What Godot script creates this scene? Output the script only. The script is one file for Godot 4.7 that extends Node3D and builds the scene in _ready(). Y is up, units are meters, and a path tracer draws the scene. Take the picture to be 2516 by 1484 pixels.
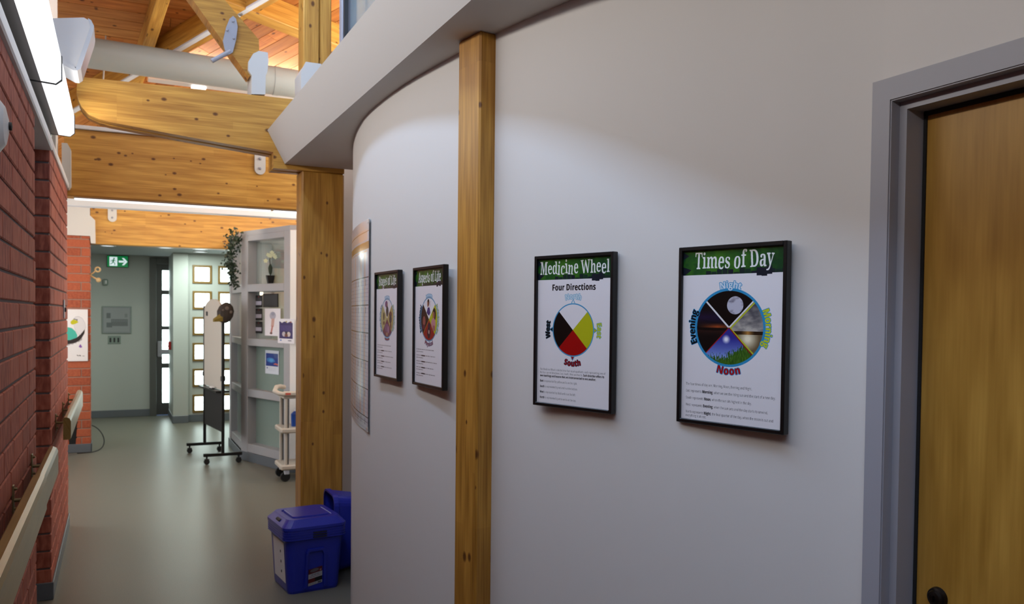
extends Node3D
# A corridor in a timber-framed building: curved white wall with framed posters, brick wall with handrails, glulam beams, entrance lobby beyond.
# Pixel coordinates below are in the 2516 x 1484 frame of the photograph; a pixel is turned into a point on a known wall, floor or beam plane.

const FOCAL := 2031.0
const PPX := 1258.0
const PPY := 829.0
const EYE := 1.645
const XW := -0.34          # face of the brick wall
const HS := 2.60           # underside of the white soffit
var CB := Basis()
var M := {}
var rng := RandomNumberGenerator.new()
var taken := {}
var glyphs := {}
var fonts := {}
var wall_pts := PackedVector2Array()    # plan of the curved wall (x, z)
var wall_len := PackedFloat32Array()


class MB:
	var v := PackedVector3Array()
	var n := PackedVector3Array()
	var u := PackedVector2Array()
	var uo := Vector2.ZERO

	func tri(a: Vector3, b: Vector3, c: Vector3, na: Vector3, nb: Vector3, nc: Vector3, ua := Vector2.ZERO, ub := Vector2.ZERO, uc := Vector2.ZERO) -> void:
		if (b - a).cross(c - a).dot(na + nb + nc) > 0.0:
			v.append_array([a, c, b]); n.append_array([na, nc, nb]); u.append_array([ua + uo, uc + uo, ub + uo])
		else:
			v.append_array([a, b, c]); n.append_array([na, nb, nc]); u.append_array([ua + uo, ub + uo, uc + uo])

	func quad(a: Vector3, b: Vector3, c: Vector3, d: Vector3, nn: Vector3, ua := Vector2(0, 0), ub := Vector2(1, 0), uc := Vector2(1, 1), ud := Vector2(0, 1)) -> void:
		tri(a, b, c, nn, nn, nn, ua, ub, uc)
		tri(a, c, d, nn, nn, nn, ua, uc, ud)

	func auto(a: Vector3, b: Vector3, c: Vector3, d: Vector3, out: Vector3) -> void:
		var nn := (c - a).cross(d - b).normalized()
		if nn.dot(out) < 0.0: nn = -nn
		var h := (b - a).length(); var w := (d - a).length()
		quad(a, b, c, d, nn, Vector2(0, 0), Vector2(h, 0), Vector2(h, w), Vector2(0, w))

	# a box with bevelled edges; g is the axis that the grain follows
	func box(c: Vector3, s: Vector3, bev := 0.0, bs := Basis(), g := 0) -> void:
		var h := s / 2.0
		bev = minf(bev, minf(h.x, minf(h.y, h.z)) * 0.9)
		for ax in 3:
			var i := (ax + 1) % 3; var j := (ax + 2) % 3
			for sg in [-1.0, 1.0]:
				var nn := Vector3.ZERO; nn[ax] = sg
				var ps := []; var us := []
				for q in [[-1, -1], [1, -1], [1, 1], [-1, 1]]:
					var p := Vector3.ZERO
					p[ax] = sg * h[ax]; p[i] = q[0] * (h[i] - bev); p[j] = q[1] * (h[j] - bev)
					ps.append(p)
					us.append(Vector2(p[g], p[3 - g - ax]) if g != ax else Vector2(p[i] * 0.3, p[j]))
				quad(c + bs * ps[0], c + bs * ps[1], c + bs * ps[2], c + bs * ps[3], bs * nn, us[0], us[1], us[2], us[3])
		if bev <= 0.0: return
		for ax in 3:
			var i := (ax + 1) % 3; var j := (ax + 2) % 3
			for si in [-1.0, 1.0]:
				for sj in [-1.0, 1.0]:
					var nn := Vector3.ZERO; nn[i] = si; nn[j] = sj
					var ps := []
					for q in [[-1.0, 0], [1.0, 0], [1.0, 1], [-1.0, 1]]:
						var p := Vector3.ZERO
						p[ax] = q[0] * (h[ax] - bev)
						p[i] = si * (h[i] - (bev if q[1] else 0.0)); p[j] = sj * (h[j] - (0.0 if q[1] else bev))
						ps.append(p)
					var us := []
					for p in ps: us.append(Vector2(p[g], p[(g + 1) % 3]))
					quad(c + bs * ps[0], c + bs * ps[1], c + bs * ps[2], c + bs * ps[3], (bs * nn).normalized(), us[0], us[1], us[2], us[3])
		for sx in [-1.0, 1.0]:
			for sy in [-1.0, 1.0]:
				for sz in [-1.0, 1.0]:
					var nn := (bs * Vector3(sx, sy, sz)).normalized()
					tri(c + bs * Vector3(sx * h.x, sy * (h.y - bev), sz * (h.z - bev)), c + bs * Vector3(sx * (h.x - bev), sy * h.y, sz * (h.z - bev)), c + bs * Vector3(sx * (h.x - bev), sy * (h.y - bev), sz * h.z), nn, nn, nn)

	# box given by two corners
	func span(a: Vector3, b: Vector3, bev := 0.0, g := 0) -> void:
		box((a + b) / 2.0, (b - a).abs(), bev, Basis(), g)

	# an outline in the plane ex, ey, pushed from d0 to d1 along ez
	func prism(poly: PackedVector2Array, o: Vector3, ex: Vector3, ey: Vector3, ez: Vector3, d0: float, d1: float) -> void:
		var idx := Geometry2D.triangulate_polygon(poly)
		for k in range(0, idx.size(), 3):
			for d in [d0, d1]:
				var nn: Vector3 = ez * (1.0 if d == maxf(d0, d1) else -1.0)
				var q := [poly[idx[k]], poly[idx[k + 1]], poly[idx[k + 2]]]
				var p := []
				for e in q: p.append(o + ex * e.x + ey * e.y + ez * d)
				tri(p[0], p[1], p[2], nn, nn, nn, q[0], q[1], q[2])
		var ccw := not Geometry2D.is_polygon_clockwise(poly)
		for k in poly.size():
			var a := poly[k]; var b := poly[(k + 1) % poly.size()]
			var t := (b - a).normalized()
			var o2 := Vector2(t.y, -t.x) * (1.0 if ccw else -1.0)
			var nn := (ex * o2.x + ey * o2.y).normalized()
			var pa := o + ex * a.x + ey * a.y; var pb := o + ex * b.x + ey * b.y
			if absf(t.x) >= absf(t.y):
				quad(pa + ez * d0, pb + ez * d0, pb + ez * d1, pa + ez * d1, nn, Vector2(a.x, d0), Vector2(b.x, d0), Vector2(b.x, d1), Vector2(a.x, d1))
			else:
				quad(pa + ez * d0, pb + ez * d0, pb + ez * d1, pa + ez * d1, nn, Vector2(d0, a.y), Vector2(d0, b.y), Vector2(d1, b.y), Vector2(d1, a.y))

	func tube(pts: Array, r: float, seg := 10, r1 := -1.0) -> void:
		var rings := []
		var t0: Vector3 = (pts[1] - pts[0]).normalized()
		var side := t0.cross(Vector3.UP if absf(t0.y) < 0.9 else Vector3.RIGHT).normalized()
		for k in pts.size():
			var t: Vector3
			if k == 0: t = pts[1] - pts[0]
			elif k == pts.size() - 1: t = pts[k] - pts[k - 1]
			else: t = pts[k + 1] - pts[k - 1]
			t = t.normalized()
			side = (side - t * side.dot(t)).normalized()
			var up := t.cross(side)
			var rr := r if r1 < 0.0 else lerpf(r, r1, float(k) / (pts.size() - 1))
			var ring := []
			for s in seg:
				var a := TAU * s / seg
				var d := side * cos(a) + up * sin(a)
				ring.append([pts[k] + d * rr, d])
			rings.append(ring)
		var run := 0.0
		for k in pts.size() - 1:
			var ln: float = (pts[k + 1] - pts[k]).length()
			for s in seg:
				var a = rings[k][s]; var b = rings[k][(s + 1) % seg]; var c = rings[k + 1][(s + 1) % seg]; var d = rings[k + 1][s]
				var w := TAU * r / seg
				tri(a[0], b[0], c[0], a[1], b[1], c[1], Vector2(run, s * w), Vector2(run, s * w + w), Vector2(run + ln, s * w + w))
				tri(a[0], c[0], d[0], a[1], c[1], d[1], Vector2(run, s * w), Vector2(run + ln, s * w + w), Vector2(run + ln, s * w))
			run += ln
		for e in [0, pts.size() - 1]:
			var nn: Vector3 = (pts[0] - pts[1]).normalized() if e == 0 else (pts[e] - pts[e - 1]).normalized()
			for s in seg: tri(pts[e], rings[e][s][0], rings[e][(s + 1) % seg][0], nn, nn, nn)

	# turned shape: prof holds (radius, height along ey)
	func lathe(prof: Array, o: Vector3, bs := Basis(), seg := 20) -> void:
		for k in prof.size() - 1:
			var p: Vector2 = prof[k]; var q: Vector2 = prof[k + 1]
			if p.is_equal_approx(q): continue
			var t := (q - p).normalized()
			for s in seg:
				var a0 := TAU * s / seg; var a1 := TAU * (s + 1) / seg
				var c0 := Vector3(cos(a0), 0, sin(a0)); var c1 := Vector3(cos(a1), 0, sin(a1))
				var n0 := bs * (c0 * t.y - Vector3.UP * t.x); var n1 := bs * (c1 * t.y - Vector3.UP * t.x)
				var A := o + bs * (c0 * p.x + Vector3.UP * p.y); var B := o + bs * (c1 * p.x + Vector3.UP * p.y)
				var C := o + bs * (c1 * q.x + Vector3.UP * q.y); var D := o + bs * (c0 * q.x + Vector3.UP * q.y)
				if p.x > 0.0: tri(A, B, C, n0, n1, n1)
				if q.x > 0.0: tri(A, C, D, n0, n1, n0)

	# stacked outlines (each a ring of points), joined side to side
	func loft(rings: Array, cap0 := true, cap1 := true, inward := false) -> void:
		var m: int = rings[0].size()
		var mid := []
		for r in rings:
			var c := Vector3.ZERO
			for p in r: c += p
			mid.append(c / m)
		for k in rings.size() - 1:
			for s in m:
				var a: Vector3 = rings[k][s]; var b: Vector3 = rings[k][(s + 1) % m]; var c: Vector3 = rings[k + 1][(s + 1) % m]; var d: Vector3 = rings[k + 1][s]
				var out: Vector3 = (a + b + c + d) / 4.0 - (mid[k] + mid[k + 1]) / 2.0
				if (mid[k + 1] - mid[k]).length() < 0.0005 or out.length() < 1e-5: out = (b - a).cross(d - a)
				auto(a, b, c, d, -out if inward else out)
		for e in [0, rings.size() - 1]:
			if (e == 0 and not cap0) or (e != 0 and not cap1): continue
			var nn: Vector3 = (rings[e][1] - rings[e][0]).cross(rings[e][2] - rings[e][0]).normalized()
			var other: Vector3 = mid[1] if e == 0 else mid[e - 1]
			if nn.dot(mid[e] - other) < 0.0: nn = -nn
			for s in m: tri(mid[e], rings[e][s], rings[e][(s + 1) % m], nn, nn, nn)

	func mesh() -> ArrayMesh:
		var a := []
		a.resize(Mesh.ARRAY_MAX)
		a[Mesh.ARRAY_VERTEX] = v; a[Mesh.ARRAY_NORMAL] = n; a[Mesh.ARRAY_TEX_UV] = u
		var m := ArrayMesh.new()
		m.add_surface_from_arrays(Mesh.PRIMITIVE_TRIANGLES, a)
		return m


# ---------------------------------------------------------------- pixels to points
func ray(px: float, py: float) -> Vector3:
	return CB * Vector3((px - PPX) / FOCAL, -(py - PPY) / FOCAL, -1.0)
func at_x(px: float, py: float, x: float) -> Vector3:
	var d := ray(px, py); return Vector3(0, EYE, 0) + d * (x / d.x)
func at_y(px: float, py: float, y: float) -> Vector3:
	var d := ray(px, py); return Vector3(0, EYE, 0) + d * ((y - EYE) / d.y)
func at_z(px: float, py: float, z: float) -> Vector3:
	var d := ray(px, py); return Vector3(0, EYE, 0) + d * (z / d.z)
func at_plane(px: float, py: float, p: Vector3, n: Vector3) -> Vector3:
	var d := ray(px, py); var o := Vector3(0, EYE, 0)
	return o + d * ((p - o).dot(n) / d.dot(n))


# ---------------------------------------------------------------- nodes
func numbered(called: String) -> String:
	var k: int = taken.get(called, 0)
	taken[called] = k + 1
	return called if k == 0 else "%s_%03d" % [called, k]

func tag(o: Node3D, label: String, category: String, group := "") -> Node3D:
	o.set_meta("label", label); o.set_meta("category", category)
	if group: o.set_meta("group", group)
	return o

func thing(called: String, label: String, category: String, at := Vector3.ZERO, turn := 0.0, group := "") -> Node3D:
	var o := Node3D.new(); o.name = numbered(called); add_child(o)
	o.position = at; o.rotation.y = turn
	return tag(o, label, category, group)

# shapes handed to obj() are in the parent's own axes; worldly() is for shapes measured in the room's axes
func obj(called: String, mb: MB, m: Material, parent: Node3D = self) -> MeshInstance3D:
	var o := MeshInstance3D.new()
	o.name = numbered(called) if parent == self else called
	o.mesh = mb.mesh(); o.material_override = m
	parent.add_child(o, true)
	return o

func worldly(called: String, mb: MB, m: Material, parent: Node3D) -> MeshInstance3D:
	var o := obj(called, mb, m, parent)
	var t := Transform3D()
	var p: Node3D = parent
	while p != self and p != null:
		t = p.transform * t
		p = p.get_parent() as Node3D
	o.transform = t.affine_inverse()
	return o

func room(called: String, mb: MB, m: Material) -> MeshInstance3D:
	var o := obj(called, mb, m)
	o.set_meta("kind", "structure")
	return o

func room_node(called: String) -> Node3D:
	var o := Node3D.new(); o.name = numbered(called); add_child(o); o.set_meta("kind", "structure")
	return o

func copy_of(o: Node3D, at: Vector3, turn := 0.0, label := "") -> Node3D:
	var c: Node3D = o.duplicate()
	c.name = numbered(String(o.name).rstrip("0123456789").trim_suffix("_"))
	add_child(c); c.position = at; c.rotation.y = turn
	if label: c.set_meta("label", label)
	return c


# ---------------------------------------------------------------- materials
func mat(col: Color, rough := 0.6, metal := 0.0, spec := 0.5) -> StandardMaterial3D:
	var m := StandardMaterial3D.new()
	m.albedo_color = col; m.roughness = rough; m.metallic = metal; m.metallic_specular = spec
	return m

func glow(col: Color, energy: float) -> StandardMaterial3D:
	var m := mat(col, 0.5)
	m.emission_enabled = true; m.emission = col; m.emission_energy_multiplier = energy
	return m

func tex(im: Image) -> ImageTexture:
	return ImageTexture.create_from_image(im)

func noise_image(w: int, h: int, freq: float, sd: int, oct := 4, stretch_x := 1.0, stretch_y := 1.0) -> Image:
	var f := FastNoiseLite.new()
	f.seed = sd; f.frequency = freq; f.fractal_octaves = oct; f.noise_type = FastNoiseLite.TYPE_SIMPLEX_SMOOTH
	var im := f.get_seamless_image(int(w / stretch_x), int(h / stretch_y))
	im.convert(Image.FORMAT_RGB8)
	im.resize(w, h, Image.INTERPOLATE_CUBIC)
	return im

# colours between c0 and c1 by the noise
func mottled(w: int, h: int, freq: float, sd: int, c0: Color, c1: Color, sx := 1.0, sy := 1.0, gain := 1.0) -> Image:
	var src := noise_image(w, h, freq, sd, 4, sx, sy).get_data()
	var out := PackedByteArray(); out.resize(w * h * 3)
	for i in w * h:
		var t := clampf((src[i * 3] / 255.0 - 0.5) * gain + 0.5, 0.0, 1.0)
		var c := c0.lerp(c1, t)
		out[i * 3] = int(c.r * 255.0); out[i * 3 + 1] = int(c.g * 255.0); out[i * 3 + 2] = int(c.b * 255.0)
	return Image.create_from_data(w, h, false, Image.FORMAT_RGB8, out)

# glued-up spruce: boards of slightly different tone, grain along u, knots; 2 m by 0.5 m
func wood_image(sd: int, base: Color, dark: Color, rows: int, knots: int, tone := 0.10, grain := 0.5) -> Image:
	var w := 1024; var h := 512
	var r := RandomNumberGenerator.new(); r.seed = sd
	var fine := noise_image(w, h, 0.12, sd, 3, 24.0, 1.0).get_data()
	var wide := noise_image(w, h, 0.02, sd + 9, 3, 6.0, 1.0).get_data()
	var cut := []; var tones := []
	for k in rows:
		cut.append(r.randi_range(0, w - 1)); tones.append([r.randf_range(-tone, tone), r.randf_range(-tone, tone)])
	var out := PackedByteArray(); out.resize(w * h * 3)
	for y in h:
		var row := y * rows / h
		var edge: float = absf(fposmod(float(y) * rows / h, 1.0) - 0.5) * 2.0
		for x in w:
			var i := (y * w + x) * 3
			var t := (fine[i] / 255.0 - 0.5) * grain + (wide[i] / 255.0 - 0.5) * 0.7 + 0.38
			t += tones[row][0 if x > cut[row] else 1]
			if edge > 0.96: t += 0.10
			var c := base.lerp(dark, clampf(t, 0.0, 1.0))
			out[i] = int(c.r * 255.0); out[i + 1] = int(c.g * 255.0); out[i + 2] = int(c.b * 255.0)
	var im := Image.create_from_data(w, h, false, Image.FORMAT_RGB8, out)
	var kc := Color(0.26, 0.13, 0.05)
	for k in knots:
		var cx := r.randi_range(30, w - 30); var cy := r.randi_range(14, h - 14); var rad := r.randf_range(3.0, 8.0)
		for dy in range(-14, 15):
			for dx in range(-28, 29):
				var q := Vector2(dx / (rad * 0.95), dy / (rad * 1.25)).length()
				if q < 2.0:
					var a := clampf(1.6 - q, 0.0, 0.85) if q > 0.7 else 0.9
					im.set_pixel(cx + dx, cy + dy, im.get_pixel(cx + dx, cy + dy).lerp(kc, a * 0.8))
	return im

func wood_mat(im: Image, rough := 0.42) -> StandardMaterial3D:
	var m := mat(Color.WHITE, rough)
	m.albedo_texture = tex(im); m.uv1_scale = Vector3(0.5, 2.0, 1.0)
	m.metallic_specular = 0.42
	return m

func make_materials() -> void:
	var honey := Color(0.84, 0.64, 0.30); var amber := Color(0.60, 0.40, 0.15)
	M.glulam = wood_mat(wood_image(11, honey, amber, 12, 26))
	M.post = wood_mat(wood_image(12, Color(0.76, 0.56, 0.24), Color(0.52, 0.34, 0.11), 8, 20, 0.12, 0.6))
	M.plank = []
	for k in 4:
		var m := wood_mat(wood_image(20 + k, [Color(0.86, 0.62, 0.34), Color(0.82, 0.56, 0.29)][k], Color(0.58, 0.34, 0.15), 2, 22, 0.10, 0.35), 0.5) if k < 2 else (M.plank[k - 2].duplicate() as StandardMaterial3D)
		if k >= 2: m.albedo_color = [Color(1, 1, 1), Color(1, 1, 1), Color(1.0, 0.92, 0.84), Color(0.86, 0.82, 0.78)][k]
		M.plank.append(m)
	var veneer := wood_image(31, Color(0.71, 0.54, 0.24), Color(0.54, 0.38, 0.13), 2, 0, 0.03, 0.3)
	M.veneer = wood_mat(veneer, 0.38)
	M.veneer.uv1_scale = Vector3(0.7, 1.6, 1.0)
	M.paint = mat(Color(0.83, 0.82, 0.81), 0.62)
	M.lobby = mat(Color(0.66, 0.685, 0.665), 0.6)
	M.office = mat(Color(0.60, 0.60, 0.61), 0.5)
	M.cream = mat(Color(0.82, 0.80, 0.70), 0.7)
	M.soffit = mat(Color(0.80, 0.79, 0.78), 0.7)
	M.white = mat(Color(0.86, 0.86, 0.86), 0.45)
	M.lowceil = mat(Color(0.60, 0.62, 0.62), 0.8)
	M.brick = []
	for k in 4:
		var m := mat(Color.WHITE, 0.8)
		m.albedo_texture = tex(mottled(256, 256, 0.03, 50 + k, [Color(0.50, 0.23, 0.17), Color(0.55, 0.26, 0.19), Color(0.46, 0.21, 0.16), Color(0.58, 0.29, 0.21)][k], Color(0.70, 0.40, 0.31), 1.0, 4.0, 1.2))
		m.uv1_triplanar = true; m.uv1_scale = Vector3(4, 4, 4); m.uv1_world_triplanar = true
		M.brick.append(m)
	M.brick_pier = []
	for k in 3:
		var m := mat(Color.WHITE, 0.8)
		m.albedo_texture = tex(mottled(128, 128, 0.05, 60 + k, [Color(0.60, 0.28, 0.17), Color(0.54, 0.24, 0.14), Color(0.64, 0.31, 0.19)][k], Color(0.68, 0.36, 0.23)))
		m.uv1_triplanar = true; m.uv1_scale = Vector3(4, 4, 4); m.uv1_world_triplanar = true
		M.brick_pier.append(m)
	M.mortar = mat(Color(0.40, 0.36, 0.35), 0.95)
	M.mortar_pier = mat(Color(0.62, 0.52, 0.46), 0.95)
	M.floor = mat(Color.WHITE, 0.36, 0.0, 0.27)
	M.floor.albedo_texture = tex(mottled(512, 512, 0.15, 71, Color(0.395, 0.388, 0.35), Color(0.435, 0.428, 0.387), 1.0, 1.0, 1.2))
	M.floor.uv1_triplanar = true; M.floor.uv1_world_triplanar = true; M.floor.uv1_scale = Vector3(1.3, 1.3, 1.3)
	M.base = mat(Color(0.36, 0.385, 0.41), 0.4)
	M.steel = mat(Color(0.60, 0.60, 0.63), 0.42)
	M.bracket = mat(Color(0.80, 0.79, 0.765), 0.45)
	M.duct = mat(Color(0.62, 0.63, 0.60), 0.5)
	M.black = mat(Color(0.035, 0.035, 0.04), 0.35)
	M.rubber = mat(Color(0.03, 0.03, 0.03), 0.7)
	M.dark = mat(Color(0.12, 0.13, 0.14), 0.5)
	M.chrome = mat(Color(0.75, 0.75, 0.76), 0.22, 1.0)
	M.bronze = mat(Color(0.20, 0.18, 0.17), 0.3, 0.9)
	M.rail = wood_mat(wood_image(41, Color(0.57, 0.48, 0.28), Color(0.46, 0.36, 0.18), 1, 0, 0.02, 0.4), 0.28)
	M.tube = glow(Color(0.97, 0.985, 1.0), 1.6)
	M.glass = mat(Color(0.86, 0.93, 0.90, 0.12), 0.03)
	M.glass.transparency = BaseMaterial3D.TRANSPARENCY_ALPHA
	M.frosted = mat(Color(0.50, 0.56, 0.53), 0.22)
	M.smoked = mat(Color(0.16, 0.19, 0.18), 0.12)
	M.blue = mat(Color(0.11, 0.16, 0.60), 0.32)
	M.paper = mat(Color(0.90, 0.90, 0.90), 0.6)
	M.gold = mat(Color(0.46, 0.35, 0.13), 0.5)
	M.gasket = mat(Color(0.07, 0.07, 0.07), 0.8)


# ---------------------------------------------------------------- flat print: posters, calendar, labels
func font(which: String) -> SystemFont:
	if not fonts.has(which):
		var f := SystemFont.new()
		f.font_names = PackedStringArray(["Droid Serif" if which.begins_with("serif") else "Droid Sans"])
		f.font_weight = 700 if which.ends_with("bold") else 400
		fonts[which] = f
	return fonts[which]

func glyph(ch: String, which: String) -> Array:
	var key := which + ch
	if not glyphs.has(key):
		var t := TextMesh.new()
		t.font = font(which); t.font_size = 64; t.pixel_size = 1.0 / 64.0; t.depth = 0.0; t.text = ch; t.curve_step = 1.5
		t.horizontal_alignment = HORIZONTAL_ALIGNMENT_LEFT; t.vertical_alignment = VERTICAL_ALIGNMENT_CENTER
		var adv: float = font(which).get_string_size(ch, HORIZONTAL_ALIGNMENT_LEFT, -1, 64).x / 64.0
		var tri := PackedVector2Array()
		if ch != " ":
			var a := t.get_mesh_arrays()
			if a.size() and a[Mesh.ARRAY_VERTEX] != null:
				var vs: PackedVector3Array = a[Mesh.ARRAY_VERTEX]
				var lo := 1e9
				if a[Mesh.ARRAY_INDEX] != null and a[Mesh.ARRAY_INDEX].size():
					for i in a[Mesh.ARRAY_INDEX]: tri.append(Vector2(vs[i].x, -vs[i].y))
				else:
					for p in vs: tri.append(Vector2(p.x, -p.y))
		glyphs[key] = [tri, adv]
	return glyphs[key]

func tri_fill(im: Image, a: Vector2, b: Vector2, c: Vector2, col: Color) -> void:
	var w := im.get_width(); var h := im.get_height()
	var y0 := maxi(0, int(ceil(minf(a.y, minf(b.y, c.y)) - 0.5))); var y1 := mini(h - 1, int(floor(maxf(a.y, maxf(b.y, c.y)) - 0.5)))
	for y in range(y0, y1 + 1):
		var yy := y + 0.5
		var lo := 1e9; var hi := -1e9
		for e in [[a, b], [b, c], [c, a]]:
			var p: Vector2 = e[0]; var q: Vector2 = e[1]
			if (p.y <= yy and q.y > yy) or (q.y <= yy and p.y > yy):
				var x := p.x + (q.x - p.x) * (yy - p.y) / (q.y - p.y)
				lo = minf(lo, x); hi = maxf(hi, x)
		if hi >= lo:
			var x0 := maxi(0, int(ceil(lo - 0.5))); var x1 := mini(w - 1, int(ceil(hi - 0.5)) - 1)
			if x1 >= x0: im.fill_rect(Rect2i(x0, y, x1 - x0 + 1, 1), col)

func poly_fill(im: Image, pts: PackedVector2Array, col: Color) -> void:
	var idx := Geometry2D.triangulate_polygon(pts)
	for k in range(0, idx.size(), 3): tri_fill(im, pts[idx[k]], pts[idx[k + 1]], pts[idx[k + 2]], col)

func oval(im: Image, c: Vector2, rx: float, ry: float, col: Color, turn := 0.0) -> void:
	var pts := PackedVector2Array()
	for k in 36: pts.append(c + Vector2(cos(TAU * k / 36) * rx, sin(TAU * k / 36) * ry).rotated(turn))
	poly_fill(im, pts, col)

func bar(im: Image, a: Vector2, b: Vector2, w: float, col: Color) -> void:
	var t := (b - a).normalized().orthogonal() * w / 2.0
	poly_fill(im, PackedVector2Array([a + t, b + t, b - t, a - t]), col)

# one letter with its left middle at p
func letter(im: Image, ch: String, which: String, p: Vector2, size: float, col: Color, sx := 1.0, turn := 0.0) -> float:
	var g := glyph(ch, which)
	var tri: PackedVector2Array = g[0]
	# heavier strokes for the bold lettering
	var shifts := [Vector2.ZERO] if which != "sans_bold" or size < 12.0 else [Vector2(-0.014, 0), Vector2(0.014, 0), Vector2(0, -0.012), Vector2(0, 0.012)]
	for sh in shifts:
		for k in range(0, tri.size(), 3):
			var q := []
			for j in 3: q.append(p + Vector2(tri[k + j].x * sx + sh.x, tri[k + j].y + sh.y).rotated(turn) * size)
			tri_fill(im, q[0], q[1], q[2], col)
	return g[1] * size * sx

func text_width(s: String, which: String, size: float, sx := 1.0) -> float:
	var w := 0.0
	for ch in s: w += glyph(ch, which)[1] * size * sx
	return w

func write(im: Image, s: String, which: String, p: Vector2, size: float, col: Color, sx := 1.0) -> float:
	var x := p.x
	for ch in s: x += letter(im, ch, which, Vector2(x, p.y), size, col, sx)
	return x

# fanciful title: narrow serif letters, each a little tilted and shifted
func title(im: Image, s: String, mid: Vector2, size: float, width: float, col: Color) -> void:
	var sx := width / text_width(s, "serif_bold", size, 1.0)
	var r := RandomNumberGenerator.new(); r.seed = 4
	var x := mid.x - width / 2.0
	for ch in s:
		var big := size * r.randf_range(0.94, 1.08)
		x += letter(im, ch, "serif_bold", Vector2(x, mid.y + r.randf_range(-0.05, 0.05) * size), big, col, sx * size / big, r.randf_range(-0.07, 0.07))

# a word bent round a circle, with a blue outline
func arc_word(im: Image, s: String, c: Vector2, rad: float, mid_turn: float, size: float, col: Color, rim: Color, outward := true) -> void:
	var total := text_width(s, "sans_bold", size)
	for pass_no in 2:
		var run := -total / 2.0
		for ch in s:
			var adv: float = glyph(ch, "sans_bold")[1] * size
			var a := mid_turn + (run + adv / 2.0) / rad * (1.0 if outward else -1.0)
			var dir := Vector2(sin(a), -cos(a))
			var turn := a if outward else a + PI
			var p := c + dir * rad - Vector2(adv / 2.0, 0).rotated(turn)
			if pass_no == 0:
				for k in 8: letter(im, ch, "sans_bold", p + Vector2.from_angle(TAU * k / 8) * size * 0.065, size, rim, 1.0, turn)
			else:
				letter(im, ch, "sans_bold", p, size, col, 1.0, turn)
			run += adv

# lines too small to read in the photograph: rows of word-length strokes
func greek(im: Image, x: float, y: float, width: float, size: float, col: Color, sd: int) -> void:
	var r := RandomNumberGenerator.new(); r.seed = sd
	var cx := x
	while cx < x + width:
		var w := size * r.randf_range(0.8, 3.2)
		im.fill_rect(Rect2i(int(cx), int(y - size * 0.3), int(minf(w, x + width - cx)), int(maxf(2.0, size * 0.55))), col)
		cx += w + size * 0.5

func banner(im: Image, sd: int) -> void:
	var w := im.get_width(); var h := int(im.get_height() * 0.152)
	var r := RandomNumberGenerator.new(); r.seed = sd
	var n := noise_image(w, h, 0.012, sd, 3)
	for y in h:
		for x in w:
			var t: float = clampf((n.get_pixel(x, y).r - 0.5) * 1.6 + 0.5, 0.0, 1.0)
			var side := absf(x / float(w) - 0.38)
			var c := Color(0.20, 0.42, 0.10).lerp(Color(0.05, 0.25, 0.12), clampf(side * 1.7 + (t - 0.5) * 0.7, 0.0, 1.0))
			im.set_pixel(x, y, c)
	var navy := Color(0.05, 0.10, 0.16)
	poly_fill(im, PackedVector2Array([Vector2(0, 0.08 * h), Vector2(0.075 * w, 0.26 * h), Vector2(0, 0.42 * h)]), navy)
	poly_fill(im, PackedVector2Array([Vector2(0, 0.66 * h), Vector2(0.10 * w, 0.80 * h), Vector2(0.03 * w, h), Vector2(0, h)]), navy)
	for k in 14:
		var x := w * (0.25 + k * 0.055); var y := h * (1.0 - r.randf_range(0.05, 0.22))
		im.fill_rect(Rect2i(int(x), int(y), int(w * 0.05), h - int(y)), Color(0.06, 0.20, 0.15).lerp(navy, r.randf()))
	for k in 3:
		im.fill_rect(Rect2i(int(w * (0.74 + k * 0.045)), int(h * r.randf_range(0.72, 0.85)), int(w * 0.05), int(h * 0.3)), navy)

func rim_of(im: Image, c: Vector2, r: float, w: float, col: Color) -> void:
	var last := Vector2.ZERO
	for k in 97:
		var p := c + Vector2.from_angle(TAU * k / 96) * r
		if k: bar(im, last, p, w, col)
		last = p

func new_print() -> Image:
	var im := Image.create(620, 960, false, Image.FORMAT_RGB8)
	im.fill(Color(0.89, 0.88, 0.90))
	return im

# which quarter: 0 top, 1 right, 2 bottom, 3 left
func quarter(d: Vector2) -> int:
	if absf(d.x) < -d.y: return 0
	if absf(d.x) < d.y: return 2
	return 1 if d.x > 0 else 3

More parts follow.
